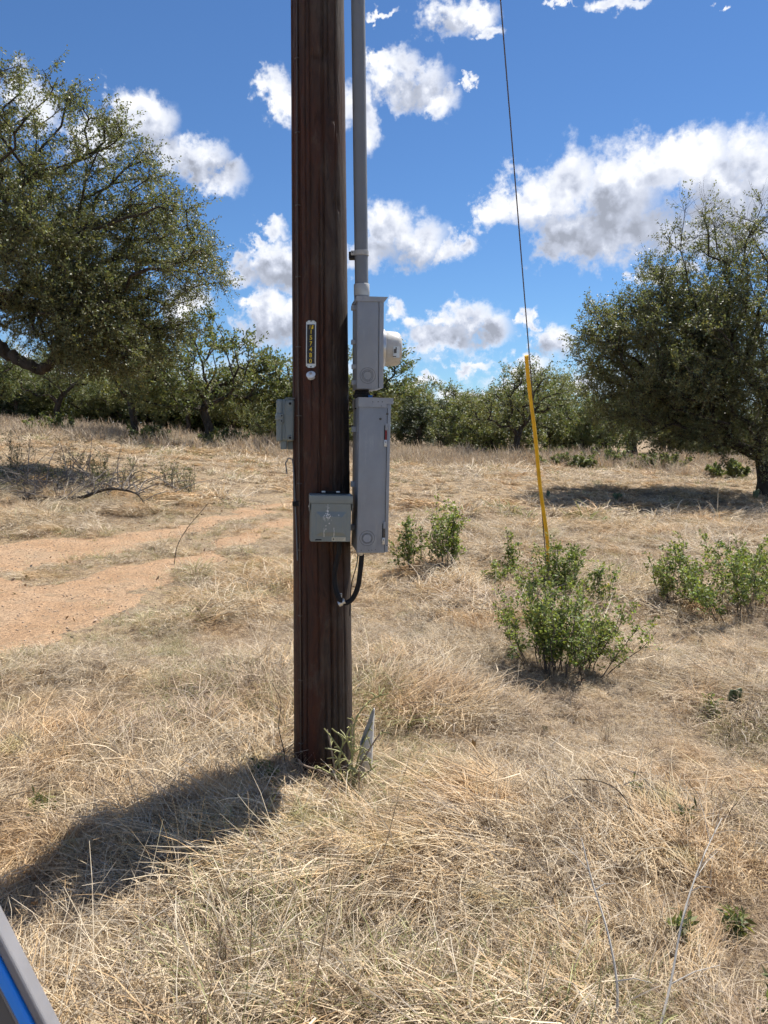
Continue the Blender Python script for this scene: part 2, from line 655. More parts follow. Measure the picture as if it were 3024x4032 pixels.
def m_leaf(name, c1, c2, rough=0.42, trans=0.28, scale=1.2):
    m = bpy.data.materials.new(name)
    m.use_nodes = True
    t = NT(m.node_tree)
    b = t.n['Principled BSDF']
    out = t.n['Material Output']
    at = t.new('ShaderNodeAttribute', attribute_name='col')
    g = t.new('ShaderNodeNewGeometry')
    n1 = t.noise(g.outputs['Position'], scale, 3, 0.6)
    c = t.mix(t.smooth(n1.outputs[0], 0.35, 0.65), c1, c2)
    c = t.mix(1.0, c, at.outputs['Color'], 'MULTIPLY')
    t.l.new(c, b.inputs['Base Color'])
    b.inputs['Roughness'].default_value = rough
    b.inputs['Specular IOR Level'].default_value = 0.5
    tr = t.new('ShaderNodeBsdfTranslucent')
    t.l.new(t.mix(1.0, c, (1.25, 1.35, 0.7), 'MULTIPLY'), tr.inputs[0])
    mx = t.new('ShaderNodeMixShader')
    mx.inputs[0].default_value = trans
    t.l.new(b.outputs[0], mx.inputs[1])
    t.l.new(tr.outputs[0], mx.inputs[2])
    t.l.new(mx.outputs[0], out.inputs[0])
    return m


M_OAK = m_leaf('live_oak_leaf', (0.125, 0.135, 0.068), (0.18, 0.185, 0.095), 0.52, 0.34)
M_OAK_FAR = m_leaf('scrub_oak_leaf', (0.125, 0.145, 0.06), (0.20, 0.205, 0.09), 0.6, 0.3, 0.3)
M_CEDAR = m_leaf('cedar_needles', (0.045, 0.065, 0.03), (0.075, 0.095, 0.04), 0.6, 0.15, 0.6)
M_SHRUB = m_leaf('shrub_leaf', (0.18, 0.225, 0.06), (0.26, 0.30, 0.095), 0.58, 0.34, 3)
M_LIME = m_leaf('bright_shrub_leaf', (0.14, 0.17, 0.07), (0.20, 0.22, 0.09), 0.6, 0.3, 2)


def m_bark(name, c1, c2, sc=9.0):
    m = bpy.data.materials.new(name)
    m.use_nodes = True
    t = NT(m.node_tree)
    b = t.n['Principled BSDF']
    g = t.new('ShaderNodeNewGeometry')
    mp = t.new('ShaderNodeMapping')
    t.l.new(g.outputs['Position'], mp.inputs[0])
    mp.inputs['Scale'].default_value = (1, 1, 0.35)
    n = t.noise(mp.outputs[0], sc, 7, 0.7)
    t.l.new(t.ramp(n.outputs[0], [(0.35, c1), (0.65, c2)]), b.inputs['Base Color'])
    b.inputs['Roughness'].default_value = 0.9
    b.inputs['Specular IOR Level'].default_value = 0.15
    bp = t.new('ShaderNodeBump')
    bp.inputs['Strength'].default_value = 0.9
    bp.inputs['Distance'].default_value = 0.04
    t.l.new(n.outputs[0], bp.inputs['Height'])
    t.l.new(bp.outputs[0], b.inputs['Normal'])
    return m


M_BARK = m_bark('oak_bark', (0.035, 0.028, 0.022), (0.10, 0.085, 0.07))
M_TWIG = m_bark('grey_twig', (0.09, 0.075, 0.06), (0.20, 0.175, 0.15), 20)
M_DEAD = m_bark('dead_wood', (0.12, 0.10, 0.085), (0.28, 0.25, 0.22), 14)


def m_grass():
    m = bpy.data.materials.new('dry_grass')
    m.use_nodes = True
    t = NT(m.node_tree)
    b = t.n['Principled BSDF']
    out = t.n['Material Output']
    at = t.new('ShaderNodeAttribute', attribute_name='col')
    g = t.new('ShaderNodeNewGeometry')
    n1 = t.noise(g.outputs['Position'], 0.9, 4, 0.6)
    n2 = t.noise(g.outputs['Position'], 2.3, 4, 0.6)
    n3 = t.noise(t.vmath('ADD', g.outputs['Position'], (31.0, 7.0, 0)), 0.55, 4, 0.6)
    c = at.outputs['Color']
    c = t.mix(t.smooth(n1.outputs[0], 0.5, 0.68, 0, 0.75), c, t.mix(1.0, c, (0.98, 0.79, 0.57), 'MULTIPLY'))     # ochre patches
    c = t.mix(t.smooth(n3.outputs[0], 0.54, 0.68, 0, 0.75), c, t.mix(1.0, c, (0.80, 0.74, 0.72), 'MULTIPLY'))   # grey patches
    c = t.mix(t.smooth(n2.outputs[0], 0.57, 0.72, 0, 0.65), c, t.mix(1.0, c, (0.60, 0.68, 0.42), 'MULTIPLY'))    # green growth
    n4 = t.noise(g.outputs['Position'], 7.5, 3, 0.7)
    c = t.mix(1.0, c, t.ramp(n4.outputs[0], [(.33, (.40, .35, .31)), (.47, (1.02, .99, .94)), (.62, (1.08, 1.06, 1.0))]), 'MULTIPLY')   # old and fresh thatch, plus dark shade of hollows put into the colour
    t.l.new(c, b.inputs['Base Color'])
    b.inputs['Roughness'].default_value = 0.6
    b.inputs['Specular IOR Level'].default_value = 0.3
    tr = t.new('ShaderNodeBsdfTranslucent')
    t.l.new(c, tr.inputs[0])
    mx = t.new('ShaderNodeMixShader')
    mx.inputs[0].default_value = 0.25
    t.l.new(b.outputs[0], mx.inputs[1])
    t.l.new(tr.outputs[0], mx.inputs[2])
    t.l.new(mx.outputs[0], out.inputs[0])
    return m


M_GRASS = m_grass()

# ------------------------------------------------------------------ trees


def grow(rng, trunk, attr, bf=0.35, step=0.45, wob=0.07, droop=0.0):
    """connects crown points to a trunk polyline with a balance between short twigs and short paths"""
    trunk = np.asarray(trunk, float)
    nodes = [trunk[0]]
    par = [-1]
    path = [0.0]
    for a in trunk[1:]:
        p0 = nodes[-1]
        L = np.linalg.norm(a - p0)
        k = max(1, int(L / step))
        for j in range(1, k + 1):
            q = p0 + (a - p0) * j / k + rng.normal(0, wob * .6, 3) * (j < k)
            par.append(len(nodes) - 1)
            path.append(path[-1] + np.linalg.norm(q - nodes[-1]))
            nodes.append(q)
    nt = len(nodes)
    cap = nt + len(attr) * 14 + 10
    P = np.zeros((cap, 3))
    P[:nt] = nodes
    PR = np.full(cap, -1, np.int64)
    PR[:nt] = par
    PA = np.zeros(cap)
    PA[:nt] = path
    n = nt
    lo = nt // 3
    top = P[nt - 1]
    order = np.argsort(np.linalg.norm(attr - top, axis=1))
    tips = []
    for ai in order:
        a = attr[ai]
        dd = np.linalg.norm(P[lo:n] - a, axis=1)
        k0 = lo + int(np.argmin(dd + bf * PA[lo:n]))
        p0 = P[k0].copy()
        L = np.linalg.norm(a - p0)
        k = int(min(12, max(1, round(L / step))))
        prev = k0
        for j in range(1, k + 1):
            t = j / k
            q = p0 + (a - p0) * t
            q[2] += droop * L * math.sin(math.pi * t)
            if j < k:
                q = q + rng.normal(0, wob, 3)
            P[n] = q
            PR[n] = prev
            PA[n] = PA[prev] + np.linalg.norm(q - P[prev])
            prev = n
            n += 1
        tips.append(prev)
    P = P[:n]
    PR = PR[:n]
    cnt = np.zeros(n)
    cnt[tips] = 1
    for i in range(n - 1, 0, -1):
        cnt[PR[i]] += cnt[i]
    return P, PR, np.maximum(cnt, 1), np.array(tips), nt


def tubes_np(chains, radii, sides):
    V = []
    Q = []
    base = 0
    for pts, rs, n in zip(chains, radii, sides):
        pts = np.asarray(pts)
        k = len(pts)
        tg = np.gradient(pts, axis=0)
        tg /= np.linalg.norm(tg, axis=1)[:, None] + 1e-9
        ref = np.array([0.0, 0.0, 1.0]) if abs(tg[0, 2]) < .9 else np.array([1.0, 0, 0])
        u = np.cross(tg, ref)
        u /= np.linalg.norm(u, axis=1)[:, None] + 1e-9
        v = np.cross(tg, u)
        a = np.arange(n) * 2 * np.pi / n
        ring = pts[:, None, :] + (u[:, None, :] * np.cos(a)[None, :, None] + v[:, None, :] * np.sin(a)[None, :, None]) * np.asarray(rs)[:, None, None]
        V.append(ring.reshape(-1, 3))
        i = np.arange(k - 1)[:, None] * n
        j = np.arange(n)[None, :]
        j2 = (j + 1) % n
        Q.append((np.stack([i + j, i + j2, i + n + j2, i + n + j], -1) + base).reshape(-1, 4))
        base += k * n
    return np.concatenate(V), np.concatenate(Q)


def skeleton_mesh(name, P, PR, cnt, r_tip, ex, mat, maxr=None, flare=None):
    n = len(P)
    r = r_tip * cnt ** (1 / ex)
    if maxr:
        r = np.minimum(r, maxr)
    if flare:
        hgt = P[:, 2] - P[0, 2]
        r = r * (1 + flare * np.exp(-np.maximum(hgt, 0) / 0.25) * (np.arange(n) < 12))
    best = -np.ones(n, np.int64)
    bc = np.zeros(n)
    for i in range(1, n):
        p = PR[i]
        if cnt[i] > bc[p]:
            bc[p] = cnt[i]
            best[p] = i
    chains, radii, sides = [], [], []
    for i in range(n):
        if i == 0 or best[PR[i]] != i:
            ch = [] if i == 0 else [PR[i]]
            j = i
            while j >= 0:
                ch.append(j)
                j = best[j]
            if len(ch) < 2:
                continue
            rr = r[ch].copy()
            if i != 0:
                rr[0] = min(rr[0], rr[1] * 1.15)
            rr[-1] *= 0.5
            chains.append(P[ch])
            radii.append(rr)
            sides.append(9 if rr.max() > .08 else (6 if rr.max() > .03 else 4))
    V, Q = tubes_np(chains, radii, sides)
    return np_mesh(name, V, quads=Q, mat=mat, smooth=True)


def leaf_cloud(rng, orig, direc, n_leaf, l_len, l_wid, spread, col_rng=(0.6, 1.25), up=0.5):
    """leaves along twigs: orig (m,3) twig bases, direc (m,3) twig vectors; returns verts, quads, colours"""
    m = len(orig)
    k = n_leaf
    t = rng.uniform(0.15, 1.05, (m, k, 1))
    c = orig[:, None, :] + direc[:, None, :] * t + rng.normal(0, spread, (m, k, 3))
    c = c.reshape(-1, 3)
    N = len(c)
    ax = rng.normal(0, 1, (N, 3)) + np.repeat(direc / (np.linalg.norm(direc, axis=1)[:, None] + 1e-9), k, 0) * 0.9
    ax /= np.linalg.norm(ax, axis=1)[:, None]
    nr = rng.normal(0, 1, (N, 3))
    nr[:, 2] = np.abs(nr[:, 2]) + up
    sd = np.cross(ax, nr)
    sd /= np.linalg.norm(sd, axis=1)[:, None] + 1e-9
    L = l_len * rng.uniform(0.65, 1.25, (N, 1))
    W = l_wid * rng.uniform(0.7, 1.2, (N, 1))
    nn = np.cross(sd, ax)
    v0 = c
    v1 = c + ax * L * .5 + sd * W * .5 + nn * W * .15
    v2 = c + ax * L
    v3 = c + ax * L * .5 - sd * W * .5 + nn * W * .15
    V = np.stack([v0, v1, v2, v3], 1).reshape(-1, 3)
    Q = np.arange(N * 4).reshape(-1, 4)
    s = rng.uniform(col_rng[0], col_rng[1], (N, 1))
    hue = rng.normal(0.02, 0.11, (N, 1))
    C = np.concatenate([s * (1 + hue), s, s * (1 - hue)], 1)
    return V, Q, np.repeat(C, 4, 0)


def sprigs(rng, P, PR, tips, per, length, gravity=-0.1, extra=None):
    """twig bases and vectors at the branch ends"""
    d = P[tips] - P[np.maximum(PR[tips], 0)]
    d /= np.linalg.norm(d, axis=1)[:, None] + 1e-9
    o = np.repeat(P[tips], per, 0)
    d = np.repeat(d, per, 0)
    v = d * 0.7 + rng.normal(0, 0.62, (len(o), 3))
    v[:, 2] += gravity
    v /= np.linalg.norm(v, axis=1)[:, None]
    v *= length * rng.uniform(.5, 1.25, (len(o), 1))
    back = np.repeat(P[np.maximum(PR[tips], 0)], per, 0)
    f = rng.uniform(0, .8, (len(o), 1))
    o = o * (1 - f) + back * f
    return o, v


def twig_mesh_np(o, v, r):
    """three-sided slivers for fine twigs"""
    m = len(o)
    a = np.cross(v, np.array([0.3, 0.5, 0.8]))
    a /= np.linalg.norm(a, axis=1)[:, None] + 1e-9
    b = np.cross(v, a)
    b /= np.linalg.norm(b, axis=1)[:, None] + 1e-9
    mid = o + v * .55 + a * np.linalg.norm(v, axis=1)[:, None] * .06
    e = o + v
    V = []
    for (c, rr) in ((o, r), (mid, r * .75), (e, r * .35)):
        for k in range(3):
            an = k * 2.0944
            V.append(c + (a * math.cos(an) + b * math.sin(an)) * rr)
    V = np.stack(V, 1).reshape(-1, 3)
    q = []
    for s in (0, 3):
        for k in range(3):
            q.append([s + k, s + (k + 1) % 3, s + 3 + (k + 1) % 3, s + 3 + k])
    Q = (np.arange(m)[:, None, None] * 9 + np.array(q)[None]).reshape(-1, 4)
    return V, Q


def in_ellipsoids(rng, ells, spacing_n):
    out = []
    for (c, r, n, shell) in ells:
        v = rng.normal(0, 1, (n, 3))
        v /= np.linalg.norm(v, axis=1)[:, None]
        rad = rng.uniform(shell ** 3, 1, (n, 1)) ** (1 / 3)
        out.append(np.array(c) + v * rad * np.array(r))
    return np.concatenate(out)


def big_oak(name, label, base, trunk, ells, seed, per, n_leaf, twig_len, leaf=(0.055, 0.026), r_tip=.011, bare_above=None, thr=.33, grav=-.12, fq=1.0, limb=None):
    rg = np.random.default_rng(seed)
    A = in_ellipsoids(rg, ells, 0)
    # clumpy: pull points into foliage masses with gaps between
    keep = fbm((A[:, 0] * .9 + A[:, 2] * .55) * fq, (A[:, 1] * .7 + A[:, 2] * .9) * fq, seed, 3) > thr
    A = A[keep]
    P, PR, cnt, tips, nt = grow(rg, trunk, A, 0.42, 0.4, 0.075, 0.05)
    root = empty(name, base)
    off = np.array(base)
    tr = skeleton_mesh('trunk', P - off, PR, cnt, r_tip, 2.25, M_BARK, flare=.5)
    link('trunk', tr, root)
    o, v = sprigs(rg, P, PR, tips, per, twig_len, grav)
    tv, tq = twig_mesh_np(o - off, v, 0.0042)
    link('twigs', np_mesh('twigs', tv, quads=tq, mat=M_BARK), root)['kind'] = 'stuff'
    if bare_above is not None:
        z0, z1 = bare_above
        pk = rg.uniform(0, 1, len(o)) > sstep(z0, z1, o[:, 2]) * .75
        o2, v2 = o[pk], v[pk]
    else:
        o2, v2 = o, v
    V, Q, C = leaf_cloud(rg, o2 - off, v2, n_leaf, leaf[0], leaf[1], 0.03)
    link('crown', np_mesh('crown', V, quads=Q, mat=M_OAK, colors=C), root)['kind'] = 'stuff'
    if limb:
        q = bez([Vector(p) - Vector(base) for p in limb], 6)
        k = len(q)
        jit = random.Random(seed)
        q = [p + Vector((jit.gauss(0, .02), jit.gauss(0, .02), jit.gauss(0, .02))) for p in q]
        MB().tube(q, [.17 - .12 * i / k for i in range(k)], 10).build('arching_limb', M_BARK, root)
    tag(root, label, 'tree')
    return root


def build_big_trees():
    bx, by = -11.2, 18.2
    bz = gz(bx, by)
    k = 1.13
    big_oak('live_oak_tree', 'big spreading live oak with drooping limbs over the dirt track', (bx, by, bz),
            [(bx, by, bz - .1), (bx + .25, by - .1, bz + 1.2), (bx + .5, by - .2, bz + 2.4), (bx + 1.6, by - .5, bz + 3.4)],
            [((-8.6, 17.4, 6.55), (4.1, 4.2, 2.85), 600, .35), ((-6.3, 17.0, 5.2), (2.9, 3.2, 1.9), 460, .3),
             ((-5.9, 17.0, 3.95), (1.9, 2.3, 1.15), 260, .2), ((-12.6, 18, 6.9), (4.2, 4.8, 2.5), 220, .5)],
            3, 9, 25, .55, (0.060, 0.033), .0118, None, .36,
            limb=[(-10.75, 18.0, 3.9), (-9.7, 17.7, 3.85), (-8.75, 17.4, 3.6), (-8.2, 17.3, 3.25), (-7.65, 17.25, 2.95), (-7.3, 17.2, 3.08), (-7.0, 17.2, 3.3), (-6.5, 17.1, 3.42), (-5.9, 17.0, 3.35), (-5.3, 16.9, 3.1)])
    bx, by = 9.95, 20.0
    bz = gz(bx, by)
    big_oak('live_oak_tree', 'live oak with foliage down to the grass and bare twigs on top', (bx, by, bz),
            [(bx, by, bz - .1), (bx - .1, by, bz + .9), (bx - .25, by - .1, bz + 1.7)],
            [((9.7, 20, 4.3), (3.4, 3.8, 3.1), 460, .3), ((7.4, 19.4, 3.3), (2.6, 2.9, 1.9), 460, .25),
             ((9.9, 19.6, 2.4), (4.9, 3.6, 1.7), 480, .3), ((7.9, 19.6, 5.2), (1.5, 1.6, 2.2), 90, .1), ((6.2, 19.2, 4.2), (1.3, 1.4, 1.3), 90, .1), ((10.5, 20, 6.2), (2.2, 2, 1.6), 70, .1)],
            8, 9, 26, .6, (0.062, 0.034), .0085, (4.8, 7.2), .36, .16, 1.3)


build_big_trees()


def tree_kind(kind, seed):
    """returns meshes (trunk, crown) for a scrub tree about 4.5 m tall, base at the origin"""
    rg = np.random.default_rng(seed)
    if kind == 'oak':
        H = 4.5
        trunk = [(0, 0, -.1), (.12, 0, .7), (-.05, .1, 1.3)]
        ells = [((0, 0, 2.9), (2.7, 2.7, 1.5), 110, .4), ((1.3, .3, 2.2), (1.4, 1.4, 1.0), 40, .3), ((-1.3, -.2, 2.1), (1.4, 1.4, 1.0), 40, .3)]
        nl, per, tl, lf = 20, 6, .55, (.12, .065)
    elif kind == 'gnarled':
        trunk = [(0, 0, -.1), (-.1, 0, .9), (.15, 0, 1.7)]
        ells = [((1.0, 0, 3.3), (2.0, 1.8, 1.0), 60, .5), ((-1.3, 0, 2.4), (1.6, 1.6, .9), 50, .5), ((.3, 0, 4.0), (1.3, 1.3, .7), 26, .3)]
        nl, per, tl, lf = 15, 5, .55, (.11, .055)
    elif kind == 'low':
        trunk = [(0, 0, -.1), (.3, 0, .4), (.55, .1, .8)]
        ells = [((0, 0, 1.7), (2.6, 2.2, 1.5), 130, .3), ((.8, 0, .9), (2.2, 1.8, .8), 50, .3)]
        nl, per, tl, lf = 22, 6, .5, (.11, .06)
    elif kind == 'slim':
        trunk = [(0, 0, -.1), (.05, 0, .9), (0, .05, 1.5)]
        ells = [((0, 0, 2.7), (1.3, 1.3, 1.4), 70, .3)]
        nl, per, tl, lf = 20, 5, .5, (.11, .06)
    elif kind == 'cedar':
        trunk = [(0, 0, -.1), (0, 0, 1.2), (0, .05, 2.6)]
        ells = [((0, 0, 1.2), (1.3, 1.3, 1.2), 70, .2), ((0, 0, 2.6), (.9, .9, 1.3), 50, .2)]
        nl, per, tl, lf = 26, 6, .42, (.13, .035)
    A = in_ellipsoids(rg, ells, 0)
    A[:, 2] = np.maximum(A[:, 2], .25)
    A = A[fbm(A[:, 0] * 1.1 + A[:, 2], A[:, 1] * 1.1 + A[:, 2] * .6, seed, 2) > .27]
    P, PR, cnt, tips, nt = grow(rg, trunk, A, 0.4, 0.4, 0.06, 0.03)
    tr = skeleton_mesh('trunk', P, PR, cnt, .016, 2.2, M_BARK, flare=.4)
    o, v = sprigs(rg, P, PR, tips, per, tl, -.02)
    V, Q, C = leaf_cloud(rg, o, v, nl, lf[0], lf[1], .05)
    cr = np_mesh('crown', V, quads=Q, mat=M_CEDAR if kind == 'cedar' else M_OAK_FAR, colors=C)
    return tr, cr


KINDS = {}
for i, k in enumerate(['oak', 'gnarled', 'low', 'slim', 'cedar']):
    KINDS[k] = tree_kind(k, 40 + i)
KINDS['oak2'] = tree_kind('oak', 61)
KINDS['low2'] = tree_kind('low', 62)


def at_px(px, Y):
    return (px - 829.5) / 1662.0 * Y


def bg_tree(kind, x, y, s, rz, label, group=None, sx=1.0, cat='tree', name=None):
    tr, cr = KINDS[kind]
    z = float(ground_z(np.array([x]), np.array([y]), False)[0])
    e = empty(name or ('cedar_tree' if kind == 'cedar' else 'scrub_oak_tree'), (x, y, z - .05), (0, 0, rz))
    e.scale = (s * sx, s * sx, s)
    link('trunk', tr, e)
    link('crown', cr, e)['kind'] = 'stuff'
    tag(e, label, cat, group)
    return e


# the tree line: (kind, x, y, scale, turn, spread, label)
G_LINE = 'trees of the wood edge behind the pasture'
near_line = [
    ('oak', -7.6, 33.0, 1.28, .3, .95, 'leafy oak with a forked dark trunk behind the grey phone box'),
    ('slim', -11.2, 34.5, 1.25, 1.1, 1.2, 'slim oak with a straight trunk behind the drooping live oak'),
    ('slim', -16.0, 32.0, .95, 2.0, 1.0, 'small young tree with a thin straight trunk on the grassy rise'),
    ('oak2', -2.1, 36.0, 1.18, .9, 1.25, 'wide oak right behind the utility pole with airy twigs beside the meter'),
    ('cedar', 2.0, 43.0, 1.12, .2, 1.1, 'dark dense cedar beside the long grey disconnect box'),
    ('low', 5.3, 41.0, 1.12, .4, 1.15, 'low wide thicket oak left of the gnarled bare-trunked oak'),
    ('gnarled', 6.35, 36.5, 1.02, .1, 1.0, 'gnarled oak with a thick bare forked trunk behind the yellow guy guard'),
    ('low2', 11.0, 40.5, 1.05, 1.8, 1.0, 'low rounded oak with a leaning trunk beside the gnarled oak'),
]
for (k, x, y, s, rz, sx, lab) in near_line:
    bg_tree(k, x, y, s, rz, lab, None, sx)
far_line = []
rg = np.random.default_rng(5)
FAR = {'oak': 'far spreading oak with a dark trunk in the wood edge', 'oak2': 'far broad oak with an uneven crown in the wood edge',
       'low': 'far thicket oak leafy down to the grass in the wood edge', 'low2': 'far rounded thicket oak massed in the wood edge',
       'cedar': 'far dark pointed cedar standing in the wood edge', 'slim': 'far slim young oak in the wood edge',
       'gnarled': 'far open-crowned gnarled oak in the wood edge'}
kinds_cycle = ['low', 'oak', 'low2', 'slim', 'cedar', 'gnarled', 'oak2', 'low', 'gnarled', 'oak']
for i, x in enumerate(np.arange(-34, 36, 2.7)):
    y = 46 + rg.uniform(-2, 3) + (3 if x < -8 else 0)
    far_line.append((kinds_cycle[i % 10], x + rg.uniform(-.8, .8), y, rg.uniform(.72, 1.2), rg.uniform(0, 6.28), 1.15))
for i, x in enumerate(np.arange(-62, 64, 4.0)):
    far_line.append((kinds_cycle[(i * 3 + 1) % 10], x + rg.uniform(-1.5, 1.5), 60 + rg.uniform(-4, 6), rg.uniform(1.0, 1.35), rg.uniform(0, 6.28), 1.3))
for i, x in enumerate(np.arange(-46, -4, 2.6)):
    far_line.append((('low', 'low2')[i % 2], x, 54 + rg.uniform(-1.5, 1.5), rg.uniform(.9, 1.2), rg.uniform(0, 6.28), 1.3))
for (k, x, y, s, rz, sx) in far_line:
    bg_tree(k, x, y, s, rz, FAR[k], G_LINE + ', ' + k.rstrip('2') + ' kind', sx)

# ------------------------------------------------------------------ grass (countless): instanced tufts


def blades(rng, n, spread, L, th, bend, wid, phi_sd, comb=True, S=4, jit_w=.35, palette=0, basez=0.0, flat=0.0):
    base = rng.normal(0, spread, (n, 2))
    phi = rng.normal(0, phi_sd, n) if comb else np.arctan2(base[:, 1], base[:, 0]) + rng.normal(0, phi_sd, n)
    ln = rng.uniform(L[0], L[1], n)
    t = rng.uniform(th[0], th[1], n)
    bd = rng.uniform(bend[0], bend[1], n) / S
    p = np.zeros((n, S + 1, 3))
    p[:, 0, :2] = base
    p[:, 0, 2] = rng.uniform(-0.02, basez, n)
    curl = rng.normal(0, .14, n)
    for k in range(S):
        st = ln / S
        p[:, k + 1, 0] = p[:, k, 0] + st * np.cos(t) * np.cos(phi)
        p[:, k + 1, 1] = p[:, k, 1] + st * np.cos(t) * np.sin(phi)
        p[:, k + 1, 2] = np.maximum(p[:, k, 2] + st * np.sin(t), 0.004 + flat * rng.uniform(0, 1, n))
        t = t - bd
        phi = phi + curl + (rng.uniform(0, 1, n) < .16) * rng.normal(0, .7, n)
    tw = rng.normal(0, .6, n)
    side = np.stack([-np.sin(phi) * np.cos(tw), np.cos(phi) * np.cos(tw), np.sin(tw)], 1)
    w = wid * rng.uniform(1 - jit_w, 1 + jit_w, n)
    prof = np.linspace(1.0, .25, S + 1)
    off = side[:, None, :] * (w[:, None] * prof[None, :] * .5)[:, :, None]
    V = np.stack([p - off, p + off], 2)                        # n, S+1, 2, 3
    idx = np.arange(n)[:, None] * (S + 1) * 2 + np.arange(S)[None, :] * 2
    Q = np.stack([idx, idx + 1, idx + 3, idx + 2], -1).reshape(-1, 4)
    straw = np.array([[.69, .57, .405], [.77, .665, .51], [.59, .48, .335], [.65, .565, .46], [.49, .37, .235], [.42, .365, .305], [.85, .76, .61]])
    green = np.array([[.36, .36, .17], [.28, .31, .13], [.48, .44, .24]])
    rust = np.array([[.60, .44, .26], [.55, .39, .22], [.64, .49, .31]])
    mauve = np.array([[.54, .46, .37], [.62, .53, .42], [.44, .37, .30]])
    pal = [straw, np.concatenate([straw, green, green]), np.concatenate([straw[:3], rust]), np.concatenate([straw[2:6], mauve])][palette]
    c = pal[rng.integers(0, len(pal), n)] * rng.uniform(.7, 1.12, (n, 1))
    C = np.repeat(c, (S + 1) * 2, 0)
    return V.reshape(-1, 3), Q, C


def tuft(name, parts):
    Vs, Qs, Cs = [], [], []
    b = 0
    for (V, Q, C) in parts:
        Vs.append(V)
        Qs.append(Q + b)
        Cs.append(C)
        b += len(V)
    return np_mesh(name, np.concatenate(Vs), quads=np.concatenate(Qs), mat=M_GRASS, colors=np.concatenate(Cs))


def make_tufts(w, seed):
    """six kinds of tuft with blade width w"""
    r = np.random.default_rng(seed)
    T = []
    # 0-2 lying mats
    for k, pal in enumerate((0, 0, 2)):
        T.append(tuft('grass_mat', [blades(r, 66, .065, (.10, .30), (-.05, .6), (.1, 1.3), w, .42, palette=pal, basez=.045, flat=.035),
                                    blades(r, 80, .085, (.02, .10), (-.2, .8), (0, .9), w, 3.0, palette=pal, basez=.04, flat=.03)]))
    # 3 litter
    T.append(tuft('grass_litter', [blades(r, 120, .10, (.015, .09), (-.2, .4), (0, .4), w, 3.0, palette=3, basez=.025, flat=.015),
                                   blades(r, 26, .09, (.05, .16), (.0, .6), (.3, 1.4), w, 3.0, palette=0, basez=.02, flat=.02)]))
    # 4 upright bunch, arching over
    T.append(tuft('grass_bunch', [blades(r, 105, .03, (.10, .26), (.5, 1.35), (.9, 2.4), w, .5, comb=False, palette=0),
                                  blades(r, 50, .06, (.03, .12), (.0, .9), (.3, 1.0), w, 1.2, comb=False, palette=0)]))
    # 5 greenish bunch
    T.append(tuft('grass_bunch', [blades(r, 105, .05, (.06, .20), (.4, 1.35), (.6, 2.2), w, .7, comb=False, palette=1)]))
    # 6 thin stalks
    T.append(tuft('grass_stalks', [blades(r, 9, .06, (.18, .38), (1.0, 1.5), (.1, .9), w * .8, 3.0, palette=0),
                                   blades(r, 40, .09, (.08, .24), (.1, .9), (.3, 1.3), w, 3.0, palette=0, basez=.02, flat=.02)]))
    # 7 mauve tall dry weeds
    T.append(tuft('grass_stalks', [blades(r, 60, .07, (.18, .42), (.85, 1.5), (.0, .7), w, 3.0, palette=3)]))
    return T


def scatter(name, meshes, pts, rotz, tilt, scl, idx, label):
    """one object whose geometry nodes set tufts on points"""
    n = len(pts)
    me = bpy.data.meshes.new(name)
    me.vertices.add(n)
    me.vertices.foreach_set('co', np.asarray(pts, np.float32).ravel())
    a = me.attributes.new('rot', 'FLOAT_VECTOR', 'POINT')
    rv = np.stack([tilt[:, 0], tilt[:, 1], rotz], 1).astype(np.float32)
    a.data.foreach_set('vector', rv.ravel())
    a = me.attributes.new('scl', 'FLOAT', 'POINT')
    a.data.foreach_set('value', np.asarray(scl, np.float32))
    a = me.attributes.new('idx', 'INT', 'POINT')
    a.data.foreach_set('value', np.asarray(idx, np.int32))
    me.materials.append(M_GRASS)
    ob = link(name, me)
    ng = bpy.data.node_groups.new(name, 'GeometryNodeTree')
    ng.interface.new_socket('Geometry', in_out='INPUT', socket_type='NodeSocketGeometry')
    ng.interface.new_socket('Geometry', in_out='OUTPUT', socket_type='NodeSocketGeometry')
    N = ng.nodes
    L = ng.links
    gi = N.new('NodeGroupInput')
    go = N.new('NodeGroupOutput')
    iop = N.new('GeometryNodeInstanceOnPoints')
    g2i = N.new('GeometryNodeGeometryToInstance')
    m2p = N.new('GeometryNodeMeshToPoints')
    L.new(gi.outputs[0], m2p.inputs[0])
    L.new(m2p.outputs[0], iop.inputs['Points'])
    # geometry-to-instance keeps the order of its links reversed, so feed them last first
    for me_t in meshes[::-1]:
        src = bpy.data.objects.new('tuft_source', me_t)
        oi = N.new('GeometryNodeObjectInfo')
        oi.inputs['Object'].default_value = src
        oi.inputs['As Instance'].default_value = False
        L.new(oi.outputs['Geometry'], g2i.inputs[0])
    L.new(g2i.outputs[0], iop.inputs['Instance'])
    iop.inputs['Pick Instance'].default_value = True

    def attr(nm, ty):
        nd = N.new('GeometryNodeInputNamedAttribute')
        nd.data_type = ty
        nd.inputs['Name'].default_value = nm
        return nd.outputs[0]
    L.new(attr('idx', 'INT'), iop.inputs['Instance Index'])
    L.new(attr('rot', 'FLOAT_VECTOR'), iop.inputs['Rotation'])
    L.new(attr('scl', 'FLOAT'), iop.inputs['Scale'])
    L.new(iop.outputs[0], go.inputs[0])
    md = ob.modifiers.new('tufts', 'NODES')
    md.node_group = ng
    tag(ob, label, 'grass', kind='stuff')
    return ob


